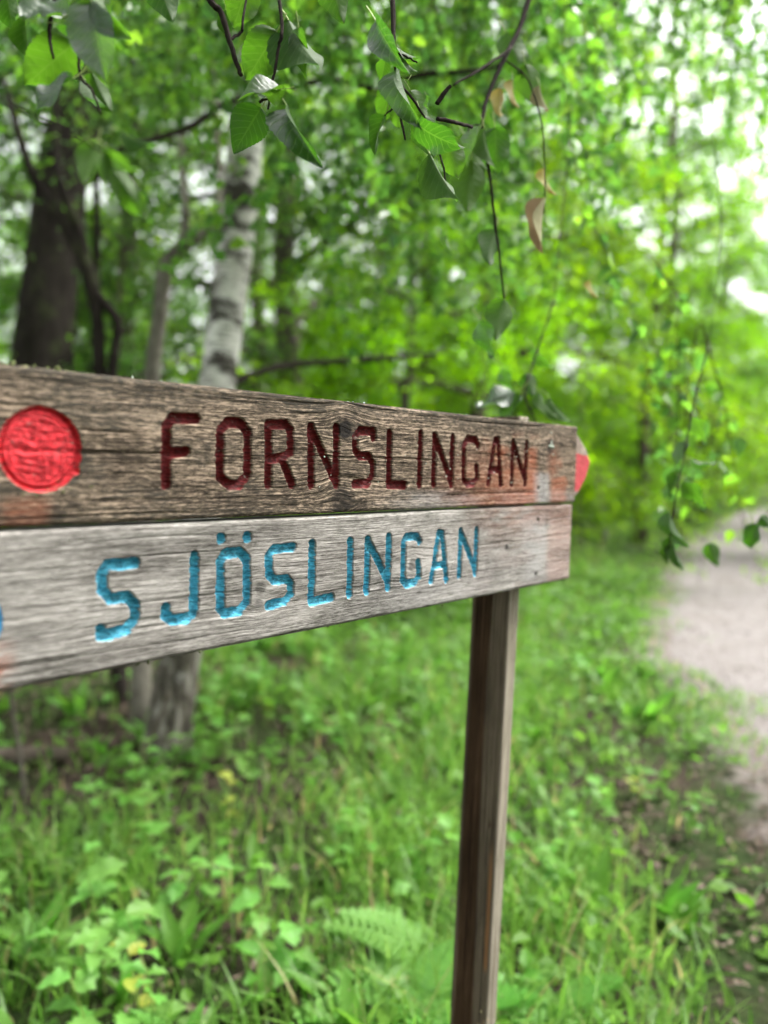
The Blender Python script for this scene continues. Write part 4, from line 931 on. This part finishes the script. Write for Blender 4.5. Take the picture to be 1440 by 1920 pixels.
hanging('crowded leafy twig hanging down over the middle letters',
  [([(820, -800, 1.9), (800, -400, 1.4), (745, -120, 1.08), (738, 60, 1.0), (745, 150, 1.0), (752, 220, 1.0), (760, 262, 1.0)], 0.0045, 0.0011), ([(742, 100, 1.0), (762, 106, 1.0), (782, 118, 1.0)], 0.0014, 0.0009), ([(745, 150, 1.0), (790, 210, 1.0), (828, 300, 1.0), (838, 368, 1.0)], 0.0016, 0.0009),
   ([(820, 195, 1.02), (832, 175, 1.02), (846, 160, 1.02)], 0.0030, 0.0022), ([(820, 222, 1.04), (855, 230, 1.06), (885, 238, 1.1)], 0.0026, 0.0020), ([(752, 200, 1.0), (735, 205, 1.0), (722, 216, 1.0)], 0.0012, 0.0008)],
  [((706, 42), (738, 122), 32, 0.97, -0.03, 1, 0.72), ((744, 88), (780, 118), 70, 1.0, 0.01, 3, 1.0), ((738, 150), (718, 232), 165, 1.02, 0.02, 2, 1.0), ((748, 132), (768, 236), 52, 0.98, -0.02, 3, 0.72), ((722, 216), (690, 276), 130, 1.0, 0.03, 1, 0.95), ((770, 170), (800, 232), 160, 1.02, 0.02, 0, 1.0),
   ((782, 232), (842, 288), 42, 0.97, -0.02, 4, 1.1), ((838, 258), (862, 334), 165, 1.01, 0.01, 2, 1.1), ((806, 288), (852, 396), 150, 0.99, -0.02, 3, 0.80), ((722, 112), (714, 152), 168, 1.02, 0.02, 0, 1.1), ((752, 96), (768, 142), 95, 1.0, 0.02, 1, 1.0), ((742, 200), (750, 242), 168, 1.03, 0.01, 2, 1.1),
   ((790, 215), (812, 300), 168, 1.02, 0.01, 0, 1.0), ((765, 150), (742, 182), 170, 1.03, 0, 1, 1.2), ((800, 180), (806, 208), 60, 1.0, 0, 2, 1.1)], 3)
hanging('looser twig with green and dry leaves beside the crowded one',
  [([(1150, -700, 2.2), (1060, -260, 1.6), (985, 20, 1.5), (945, 110, 1.45), (915, 180, 1.42), (905, 235, 1.4), (918, 330, 1.4), (930, 430, 1.42), (945, 560, 1.45)], 0.0055, 0.0016), ([(945, 110, 1.45), (990, 150, 1.45), (1015, 230, 1.45), (1022, 330, 1.45), (1020, 400, 1.45)], 0.0016, 0.0009), ([(905, 235, 1.4), (880, 240, 1.38), (868, 300, 1.36)], 0.0016, 0.001), ([(960, 90, 1.45), (900, 130, 1.35), (850, 160, 1.3)], 0.0026, 0.0016)],
  [((902, 238), (862, 300), 60, 1.35, 0.0, 1, 0.95), ((908, 240), (914, 322), 110, 1.38, 0.02, 3, 0.85), ((928, 238), (934, 330), 165, 1.42, 0.02, 2, 1.1), ((884, 300), (872, 400), 165, 1.40, 0.02, 0, 1.1), ((985, 120), (1000, 200), 165, 1.5, 0.02, 0, 1.0), ((950, 60), (985, 140), 150, 1.5, 0, 2, 1.1), ((868, 250), (905, 340), 168, 1.45, 0, 0, 1.0),
   ((838, 440), (842, 480), 50, 1.5, 0, 3, 0.7), ((930, 430), (905, 500), 150, 1.45, 0, 1, 1.1), ((946, 560), (925, 640), 160, 1.5, 0, 0, 1.0), ((900, 600), (930, 670), 40, 1.5, 0, 2, 0.9)], 4,
  dry=[((940, 165), (928, 226), 150, 1.5, 0, 0, 0.8), ((962, 150), (956, 206), 120, 1.5, 0, 0, 0.8), ((1012, 160), (1020, 215), 130, 1.5, 0, 1, 0.9), ((1020, 315), (1026, 372), 120, 1.5, 0, 0, 0.8), ((1024, 372), (998, 468), 60, 1.45, 0, 1, 0.6), ((1106, 525), (1110, 562), 120, 1.7, 0, 0, 0.9)])
hanging('low twig dangling before the path right of the arrow tip',
  [([(1330, 640, 1.9), (1300, 760, 1.75), (1280, 870, 1.7), (1262, 960, 1.68), (1254, 1030, 1.68)], 0.002, 0.0009), ([(1480, 900, 1.8), (1440, 960, 1.75), (1412, 985, 1.72)], 0.0014, 0.0009), ([(1330, 640, 1.9), (1352, 420, 2.1), (1338, 180, 2.5), (1380, -30, 2.9), (1420, -60, 3.0)], 0.0007, 0.003)],
  [((1262, 1005), (1262, 1064), 125, 1.68, 0.02, 1, 0.95), ((1255, 960), (1278, 1030), 55, 1.68, -0.02, 3, 0.8), ((1284, 900), (1328, 950), 50, 1.70, 0.0, 2, 1.0), ((1276, 880), (1250, 930), 120, 1.70, 0.02, 0, 1.0), ((1296, 860), (1340, 880), 65, 1.72, 0.0, 1, 0.9), ((1288, 830), (1262, 870), 40, 1.74, 0.0, 0, 1.0), ((1412, 982), (1414, 1032), 140, 1.72, 0.02, 2, 1.2), ((1425, 968), (1448, 990), 150, 1.72, 0.0, 0, 1.2), ((1330, 1018), (1344, 1062), 165, 2.0, 0.0, 0, 1.0), ((1300, 780), (1330, 830), 45, 1.75, 0, 2, 0.9), ((1258, 1020), (1244, 1056), 110, 1.68, 0.02, 3, 1.0)], 5)
hanging('broad blurred twig low over the boards near the birch',
  [([(-700, -700, 0.85), (-330, -60, 0.66), (-60, 150, 0.62), (120, 245, 0.60), (196, 285, 0.60)], 0.0016, 0.0006)],
  [((192, 290), (284, 410), 160, 0.60, 0.01, 2, 0.55), ((200, 275), (246, 328), 50, 0.60, 0.0, 1, 0.9), ((182, 265), (150, 345), 165, 0.64, 0.0, 0, 0.9), ((228, 245), (290, 285), 120, 0.64, 0.0, 3, 0.8)], 6)
hanging('leaves crowding against the back of the boards above the post top',
  [([(1040, 560, 1.95), (1000, 680, 1.85), (985, 740, 1.8), (1005, 790, 1.78)], 0.0022, 0.0016), ([(1040, 560, 1.95), (1062, 330, 2.3), (1095, 120, 2.7), (1250, -150, 3.2)], 0.0011, 0.004), ([(985, 740, 1.8), (940, 745, 1.8), (905, 760, 1.8)], 0.0014, 0.0009)],
  [((968, 735), (896, 772), 55, 1.80, 0.0, 2, 1.1), ((975, 740), (935, 790), 45, 1.80, 0.0, 0, 1.0), ((1010, 735), (1030, 790), 125, 1.82, 0.0, 1, 0.9), ((1030, 745), (1062, 800), 115, 1.85, 0.0, 3, 0.9), ((985, 700), (1000, 745), 165, 1.85, 0.0, 0, 1.1), ((940, 690), (965, 735), 45, 1.9, 0.0, 2, 0.9), ((1000, 650), (1030, 700), 50, 1.95, 0, 1, 0.9)], 7)

# ------------------------------------------------------------------ undergrowth
def scatter(rng, n, y0, y1, xa, xb):
    y = np.sqrt(rng.uniform(y0 ** 2, y1 ** 2, n)); x = rng.uniform(xa, xb, n) * (0.62 * y + 1.2)
    return x, y
def bare(x, y):                                     # the trodden, leaf-strewn strip by the path and the dark wood floor
    e = path_centre_left(y); d = e - x
    strip = smooth(0.85, 0.40, np.abs(d - 0.42)) * smooth(4.4, 3.3, y)
    floor = np.maximum(smooth(-0.5, -1.2, x + 0.15 * (y - 3)) * smooth(2.5, 3.2, y), 0.8 * smooth(0.1, -0.3, x) * smooth(0.42, 0.6, fbm(x * 1.5, y * 1.5, 3, 71)))
    return np.clip(np.maximum(strip * 0.93, floor * 0.9), 0, 1)
def build_grass():
    rng = np.random.default_rng(90)
    VV, QQ, TT, RR = [], [], [], []; base = 0
    for (n, y0, y1, h0, h1, w0, w1, seg) in ((15000, 1.2, 3.2, 0.05, 0.235, 0.006, 0.015, 5), (24000, 3.2, 6.5, 0.07, 0.23, 0.008, 0.017, 3), (36000, 6.5, 13, 0.08, 0.24, 0.009, 0.018, 2), (40000, 13, 34, 0.08, 0.22, 0.016, 0.034, 2)):
        x, y = scatter(rng, n, y0, y1, -1, 1)
        tuft = fbm(x * 2.3, y * 2.3, 3, 6); e = path_centre_left(y) + 0.12 * (fbm(y * 1.3, y * 0 + 0.5, 4, 2) - 0.5)
        keep = (((x < e + 0.16 + 1.5 * (fbm(x * 2.2, y * 2.2, 3, 21) - 0.5) * rng.random(n) ** 0.7) | (x > e + 2.9 + 0.3 * (tuft - 0.5))) & (rng.random(n) < (1 - bare(x, y)) * smooth(0.25, 0.50, tuft) + 0.035))
        onp = (x > e) & (x < e + 2.9) & (fbm(x * 1.6, y * 1.1, 3, 33) > 0.66) & (rng.random(n) < 0.5)
        keep |= onp
        x, y, tuft, e, onp = x[keep], y[keep], tuft[keep], e[keep], onp[keep]; m = len(x)
        near = smooth(0.0, 1.3, e - x)
        h = rng.uniform(h0, h1, m) * (0.45 + 0.75 * near) * (1 - 0.45 * bare(x, y)) * (0.55 + 0.9 * tuft) * np.where(onp, 0.4, 1.0); w = rng.uniform(w0, w1, m)
        az = rng.uniform(0, 6.28, m); bend = rng.uniform(0.15, 0.95, m) * h; face = az + rng.normal(size=m) * 0.6 + 1.57
        z = ground_h(x, y) - 0.01
        us = np.linspace(0, 1, seg + 1)
        rows = []
        for u in us:
            cx = x + np.cos(az) * bend * u ** 2; cy = y + np.sin(az) * bend * u ** 2; cz = z + h * (u - 0.28 * (bend / h) * u ** 2)
            ww = w * (1 - u ** 1.6) * 0.5 + 0.0002
            rows += [np.stack([cx + np.cos(face) * ww, cy + np.sin(face) * ww, cz], -1), np.stack([cx - np.cos(face) * ww, cy - np.sin(face) * ww, cz], -1)]
        k_ = 2 * (seg + 1); V = np.stack(rows, 1).reshape(-1, 3); i = np.arange(m)[:, None] * k_ + base
        for s_ in range(seg): QQ.append(i + np.array([2 * s_, 2 * s_ + 1, 2 * s_ + 3, 2 * s_ + 2]))
        VV.append(V); RR.append(np.repeat(np.clip(0.55 * rng.random(m) + 0.45 * tuft + (rng.random(m) < 0.10) * 0.45, 0, 1), k_)); base += len(V)
    obj('grass', mesh_np('grass', np.concatenate(VV), np.concatenate(QQ), [M['grass']], {'rnd': np.concatenate(RR)}, smooth_shade=False), kind='stuff', label='lush green grass and blades covering the verge below the sign', category='grass')
    # small ground-cover leaves between the blades
    n = 42000; x, y = scatter(rng, n, 1.3, 11, -1, 1); e = path_centre_left(y)
    keep = (x < e - 0.1) & (rng.random(n) < 0.35 + 0.65 * smooth(0.45, 0.65, fbm(x * 1.6, y * 1.6, 3, 44)) - 0.75 * bare(x, y)); x, y = x[keep], y[keep]; m = len(x)
    z = ground_h(x, y) + rng.uniform(0.01, 0.15, m) * (1 - 0.5 * bare(x, y))
    ax = rand_dirs(rng, m) * np.array([1, 1, 0.35]); nr = rand_dirs(rng, m) * 0.55 + np.array([0, 0, 1])
    V, Q = leaf_cloud(np.stack([x, y, z], -1), ax, nr, rng.uniform(0.02, 0.075, m) * (1 + 0.05 * y), 0.75, 0.2)
    obj('ground_cover_foliage', mesh_np('ground_cover_foliage', V, Q, [M['herb']], {'rnd': np.repeat(rng.random(m), 6)}, smooth_shade=False), kind='stuff', label='tiny green leaves of low ground cover between the grass', category='ground cover')
    n = 42000; x, y = scatter(rng, n, 1.3, 9, -1, 1); e = path_centre_left(y)
    keep = (rng.random(n) < 0.05 + 0.95 * bare(x, y)) & (x < e + 0.35); x, y = x[keep], y[keep]; m = len(x)
    ax = rand_dirs(rng, m) * np.array([1, 1, 0.2]); nr = rand_dirs(rng, m) * 0.45 + np.array([0, 0, 1])
    V, Q = leaf_cloud(np.stack([x, y, ground_h(x, y) + rng.uniform(0.005, 0.03, m)], -1), ax, nr, rng.uniform(0.012, 0.045, m), 0.65, 0.5)
    obj('fallen_leaves', mesh_np('fallen_leaves', V, Q, [M['litter']], {'rnd': np.repeat(rng.random(m), 6)}, smooth_shade=False), kind='stuff', label='dry brown fallen leaves strewn on bare soil by the path', category='leaf litter')
build_grass()
def build_pebbles():
    rng = np.random.default_rng(8); n = 9000; y = rng.uniform(2.0, 14, n); x = path_centre_left(y) + rng.uniform(-0.15, 3.0, n)
    r = rng.uniform(0.004, 0.016, n) * rng.random(n) ** 0.6 + 0.003
    base = np.array([(1, 0, 0), (0, 1, 0), (-1, 0, 0), (0, -1, 0), (0, 0, 0.7), (0, 0, -0.5)], float)
    V = base[None] * (1 + 0.35 * rng.normal(size=(n, 6, 1))) * r[:, None, None]
    u = (x - path_centre_left(y)) / 2.9
    V[:, :, 0] += x[:, None]; V[:, :, 1] += y[:, None]; V[:, :, 2] += (ground_h(x, y) + 0.004 + 0.035 * np.sin(math.pi * np.clip(u, 0, 1)))[:, None]
    T = np.array([(0, 1, 4), (1, 2, 4), (2, 3, 4), (3, 0, 4), (1, 0, 5), (2, 1, 5), (3, 2, 5), (0, 3, 5)])
    F = (np.arange(n)[:, None, None] * 6 + T).reshape(-1, 3)
    k = NT('pebble_stone'); m = k.done(k.bsdf(k.ramp(k.attr('rnd').outputs['Fac'], [(0.0, (0.06, 0.05, 0.046)), (0.6, (0.16, 0.135, 0.13)), (1.0, (0.30, 0.27, 0.26))]), 0.85, 0.2))
    obj('gravel', mesh_np('gravel', V.reshape(-1, 3), F, [m], {'rnd': np.repeat(rng.random(n), 6)}, smooth_shade=False), kind='stuff', label='loose pinkish grey gravel scattered over the path', category='gravel')
build_pebbles()

def blade_leaf(L, W, arch, lobes=0, seg=9, cup=0.35, seed=0):
    """a broad herb leaf along +x that arches down, folded on its midrib"""
    v = np.linspace(0, 1, seg + 1); prof = np.sin(math.pi * v ** 0.75) ** 0.8 * W / 2; prof[-1] = 0.0004; prof[0] = 0.002
    if lobes: prof = prof * (1 + 0.20 * np.sin(v * lobes * 2 * math.pi + 0.5) * (v > 0.08))
    x = L * v * (1 - 0.15 * arch * v); z = -arch * L * v ** 2 * 0.7
    r = []
    for s_ in (-1, -0.5, 0, 0.5, 1): r.append(np.stack([x, s_ * prof, z + cup * np.abs(s_) * prof + 0.12 * prof * np.sin(v * 14 + seed) * abs(s_)], -1))
    V = np.stack(r, 1).reshape(-1, 3); I = np.arange(len(V)).reshape(seg + 1, 5)
    F = np.stack([I[:-1, :-1], I[1:, :-1], I[1:, 1:], I[:-1, 1:]], -1).reshape(-1, 4)
    return V, F
def leaf_mesh_for(name, mat, *a, **k):
    V, F = blade_leaf(*a, **k); return mesh_np(name, V, F, [mat], {'rnd': np.full(len(V), 0.5)})
HL = {
 'lily': [leaf_mesh_for('leaf', M['herb'], 0.20, 0.055, 0.35, seed=1), leaf_mesh_for('leaf', M['herb'], 0.17, 0.048, 0.6, seed=2)],
 'pale': [leaf_mesh_for('leaf', M['herb_pale'], 0.085, 0.055, 0.4, lobes=3, seg=14, seed=1), leaf_mesh_for('leaf', M['herb_pale'], 0.065, 0.045, 0.5, lobes=3, seg=14, seed=3)],
 'ovate': [leaf_mesh_for('leaf', M['herb'], 0.075, 0.046, 0.45, seed=4), leaf_mesh_for('leaf', M['herb'], 0.060, 0.036, 0.3, seed=5)],
 'yellow': [leaf_mesh_for('leaf', M['herb_yellow'], 0.060, 0.042, 0.4, seed=6), leaf_mesh_for('leaf', M['herb_yellow'], 0.05, 0.034, 0.4, seed=7)],
}
def euler_m(az, el, roll=0.0): return Matrix.Rotation(az, 4, 'Z') @ Matrix.Rotation(-el, 4, 'Y') @ Matrix.Rotation(roll, 4, 'X')
def herb(kind, x, y, h, n, label, group=None, seed=0, name='leafy_herb', cat='plant', lean=(0, 0)):
    rng = random.Random(seed * 31 + 7); z = float(ground_h(x, y)); root = bpy.data.objects.new(name, None); COL.objects.link(root); root.location = (x, y, z)
    tag(root, label, cat, group)
    if kind == 'lily':
        for i in range(n):
            o = obj('leaf', HL['lily'][i % 2], root); sc = h / 0.2 * rng.uniform(0.8, 1.15)
            o.matrix_local = Matrix.Translation((rng.gauss(0, 0.012), rng.gauss(0, 0.012), 0)) @ euler_m(rng.uniform(0, 6.28), rng.uniform(0.85, 1.35), rng.gauss(0, 0.4)) @ Matrix.Scale(sc, 4)
        return root
    tip = np.array([lean[0] + rng.gauss(0, 0.06) * h * 3, lean[1] + rng.gauss(0, 0.06) * h * 3, h]); pts = spline([(0, 0, -0.02), tip * np.array([0.3, 0.3, 0.5]), tip], 8)
    acc = Acc(); acc.add(*tube(pts, np.linspace(0.0028, 0.0012, 8), 5)); obj('stem', acc.mesh('stem', [M['stalk']]), root)
    for i in range(n):
        f = 0.25 + 0.75 * (i + 0.5) / n; q = pts[min(7, int(f * 7.99))]
        o = obj('leaf', HL[kind][i % 2], root); sc = rng.uniform(0.75, 1.25)
        o.matrix_local = Matrix.Translation(tuple(q)) @ euler_m(i * 2.4 + rng.gauss(0, 0.4), rng.uniform(0.0, 0.6), rng.gauss(0, 0.3)) @ Matrix.Scale(sc, 4)
    return root
def frond_mesh(L, seed):
    acc = Acc(); n = 16; v = np.linspace(0, 1, 20); rach = np.stack([L * v * (1 - 0.18 * v), 0 * v, L * (0.30 * v - 0.62 * v ** 2.2)], -1)
    acc.add(*tube(rach, np.linspace(0.0022, 0.0006, 20), 4, cap=False)); r = [np.full(acc.n, 0.6)]
    for i in range(n):
        f = 0.14 + 0.84 * i / (n - 1); k = int(f * 18.99); p = rach[k]; pl = 0.17 * L * math.sin(math.pi * (0.12 + 0.86 * f) ** 0.8) + 0.012
        for sd in (-1, 1):
            d = unit(np.array([0.45, sd * 1.0, -0.18])); m = 7
            for j in range(m):
                g = (j + 0.4) / m; c = p + d * pl * g; ll = 0.022 * (1 - 0.75 * g) * L / 0.45 + 0.003
                for s2 in (-1, 1):
                    dd = unit(np.array([0.9 * s2 + 0.25, sd * 0.45, -0.05])); V, Q = leaf_cloud(c[None], dd[None], np.array([[0, 0, 1.0]]), np.array([ll * 1.3]), 0.62, 0.1); acc.add(V, Q)
    return acc.mesh('frond', [M['herb_pale']], None)
FR = []
for i, L in enumerate((0.46, 0.38)):
    me = frond_mesh(L, i); t_ = me.attributes.new('rnd', 'FLOAT', 'POINT'); t_.data.foreach_set('value', np.random.default_rng(i).random(len(me.vertices)).astype(np.float32)); FR.append(me)
def fern(x, y, azs, label, el=0.75, sc=1.0, seed=0):
    rng = random.Random(seed); root = bpy.data.objects.new('fern', None); COL.objects.link(root); root.location = (x, y, float(ground_h(x, y))); tag(root, label, 'fern', 'ferns in the grass')
    for i, a in enumerate(azs):
        o = obj('frond', FR[i % 2], root); o.matrix_local = euler_m(math.radians(a), el + rng.gauss(0, 0.12), rng.gauss(0, 0.15)) @ Matrix.Scale(sc * rng.uniform(0.9, 1.1), 4)
p = hit(845, 1790 + 70); fern(p[0], p[1], [178, 150, 205, 120, 240, 60, 300], 'pale green fern arching beside the post', 0.55, 1.1, 2)
p = hit(760, 1990); fern(p[0], p[1], [100, 140, 60, 170, 20, 220], 'fern at the bottom edge left of the post', 0.6, 0.9, 3)
p = hit(1010, 1960); fern(p[0], p[1], [120, 80, 30, 160, 220], 'small fern at the bottom edge right of the post', 0.6, 0.7, 4)
def at_ground(px, py): q = hit(px, py); return float(q[0]), float(q[1])
# plants that stand out in the photograph
SPECIAL = [
 ('lily', 60, 1800, 0.24, 4, 'broad bladed plant at the left edge below the pale board'), ('lily', 30, 2010, 0.26, 5, 'broad bladed plant in the bottom left corner'), ('lily', 240, 2020, 0.22, 4, 'broad bladed plant under the lobed herb at the bottom'),
 ('lily', 500, 1880, 0.20, 3, 'broad bladed plant in the middle of the lower grass'), ('lily', 680, 1980, 0.24, 4, 'broad bladed plant at the bottom edge left of the fern'), ('lily', 1150, 1990, 0.20, 4, 'broad bladed plant at the bottom right of the post'),
 ('lily', 760, 1500, 0.20, 3, 'broad bladed plant left of the post at mid height'), ('lily', 480, 1620, 0.18, 3, 'broad bladed plant below the small yellow seedling'),
 ('pale', 200, 1860, 0.34, 9, 'pale lobed herb rising at the lower left'), ('pale', 300, 1960, 0.34, 9, 'pale lobed herb in front at the lower left'), ('pale', 330, 1720, 0.26, 7, 'pale lobed herb behind the lower left group'), ('pale', 130, 1960, 0.30, 8, 'pale lobed herb nearest the bottom left corner'),
 ('pale', 460, 1790, 0.24, 7, 'pale lobed herb left of the fern'), ('pale', 250, 1500, 0.26, 7, 'pale lobed herb at the foot of the birch'), ('pale', 620, 1400, 0.2, 6, 'pale lobed herb under the middle of the lower board'),
 ('yellow', 425, 1530, 0.17, 5, 'small yellow leaved seedling below the lower board'), ('yellow', 260, 1900, 0.20, 5, 'yellow leaved seedling among the pale lobed herbs'), ('yellow', 1180, 1480, 0.13, 5, 'yellow green seedling on the bare strip by the path'), ('yellow', 495, 1335, 0.12, 4, 'tiny yellow leaved seedling close under the board'),
 ('ovate', 1290, 1560, 0.2, 8, 'bushy bright herb on the verge near the path'), ('ovate', 1200, 1500, 0.18, 8, 'bright herb beside the bare strip'), ('ovate', 1060, 1700, 0.2, 8, 'leafy herb just right of the post'),
 ('ovate', 150, 1420, 0.34, 10, 'leafy herb in the shade below the board at the left'), ('ovate', 380, 1420, 0.28, 9, 'leafy herb right of the birch foot')]
for i, (kd, px, py, h, n, lb) in enumerate(SPECIAL):
    x, y = at_ground(px, py); herb(kd, x, y, h, n, lb, None, i + 1, {'lily': 'broad_blade_plant', 'pale': 'lobed_herb', 'yellow': 'seedling', 'ovate': 'leafy_herb'}[kd])
rg2 = random.Random(12)
cnt = 0
while cnt < 170:
    y = math.sqrt(rg2.uniform(1.7 ** 2, 6.0 ** 2)); x = (rg2.uniform(-0.55, 0.6) if rg2.random() < 0.55 else rg2.uniform(-0.55, 0.05)) * y
    if x > path_centre_left(y) - 0.15: continue
    if float(bare(np.array(x), np.array(y))) > 0.4 and rg2.random() < 0.5: continue
    kd = rg2.choice(['ovate', 'ovate', 'pale', 'lily']) if x > 0 else rg2.choice(['ovate', 'pale', 'pale', 'lily'])
    herb(kd, x, y, rg2.uniform(0.12, 0.26), rg2.randint(4, 7), 'small green herb half hidden in the tall grass', 'small herbs in the grass', 100 + cnt, 'grass_herb'); cnt += 1
# dead sticks and a fallen limb in the dark corner
def stick(name, ctrl, r, mat, label, cat='branch'):
    c = [np.array(q, float) for q in ctrl]; root = c[0]
    V, Q, T = tube(spline(c, 20) - root, np.linspace(r, r * 0.6, 20) * (1 + 0.15 * np.random.default_rng(3).random(20)), 9)
    acc = Acc(); acc.add(V, Q, T); obj(name, acc.mesh(name, [mat]), None, root, label, cat)
g0 = hit(46, 1490); gz = float((R.T @ (g0 - CAMP))[2])
stick('dead_stick', [g0 - np.array([0, 0, 0.03]), P(38, 1420, gz), P(26, 1350, gz), P(14, 1250, gz)], 0.012, M['bark_grey'], 'pale dead stick leaning in the dark left corner')
g1 = hit(262, 1430); gz = float((R.T @ (g1 - CAMP))[2])
stick('dead_stick', [g1 - np.array([0, 0, 0.03]), P(280, 1390, gz), P(300, 1345, gz), P(316, 1300, gz)], 0.010, M['bark_brown'], 'short brown stick propped at the birch foot')
stick('fallen_limb', [to_ground(hit(-260, 1440)) + np.array([0, 0, 0.12]), to_ground(hit(-40, 1425)) + np.array([0, 0, 0.14]), to_ground(hit(130, 1420)) + np.array([0, 0, 0.13])], 0.055, M['bark_brown'], 'fallen brown limb lying in the shade behind the plants', 'log')
# flowering grass stalks near the lens
def seed_stalk(px, py, z, h, label, seed):
    rng = np.random.default_rng(seed); b = to_ground(P(px, py, z)); root = bpy.data.objects.new('grass_stalk', None); COL.objects.link(root); root.location = b; tag(root, label, 'grass stalk', 'flowering grass stalks')
    top = np.array([rng.normal() * 0.05, rng.normal() * 0.05, h]); pts = spline([(0, 0, 0), top * 0.5 + np.array([0.02, 0, 0]), top], 14)
    acc = Acc(); acc.add(*tube(pts, np.linspace(0.0014, 0.0006, 14), 4)); obj('stem', acc.mesh('stem', [M['stalk']]), root)
    n = 110; k = rng.integers(7, 14, n); pos = pts[k] + rng.normal(size=(n, 3)) * np.array([0.012, 0.012, 0.012])
    V, Q = leaf_cloud(pos, rand_dirs(rng, n) + np.array([0, 0, 0.8]), rand_dirs(rng, n), np.full(n, 0.0055), 0.4, 0.3)
    obj('seed_head', mesh_np('seed_head', V, Q, [M['dead']], {'rnd': np.repeat(0.6 + 0.4 * rng.random(n), 6)}), root, kind='stuff')
for i, (px, py, z, h, lb) in enumerate(((846, 1890, 1.30, 0.62, 'whitish flowering grass stalk right in front of the post foot'), (866, 1960, 1.28, 0.58, 'shorter flowering grass stalk touching the lower post'), (930, 1930, 1.6, 0.5, 'flowering grass stalk just right of the post'), (640, 1780, 1.9, 0.55, 'flowering grass stalk left of the fern'), (120, 1600, 2.2, 0.5, 'flowering grass stalk near the left edge'), (700, 1830, 1.8, 0.5, 'flowering grass stalk in front of the fern'), (1190, 1560, 2.6, 0.4, 'flowering grass stalk beside the bare strip'), (480, 1840, 1.9, 0.45, 'flowering grass stalk in the middle of the lower left'))):
    seed_stalk(px, py, z, h, lb, i + 5)
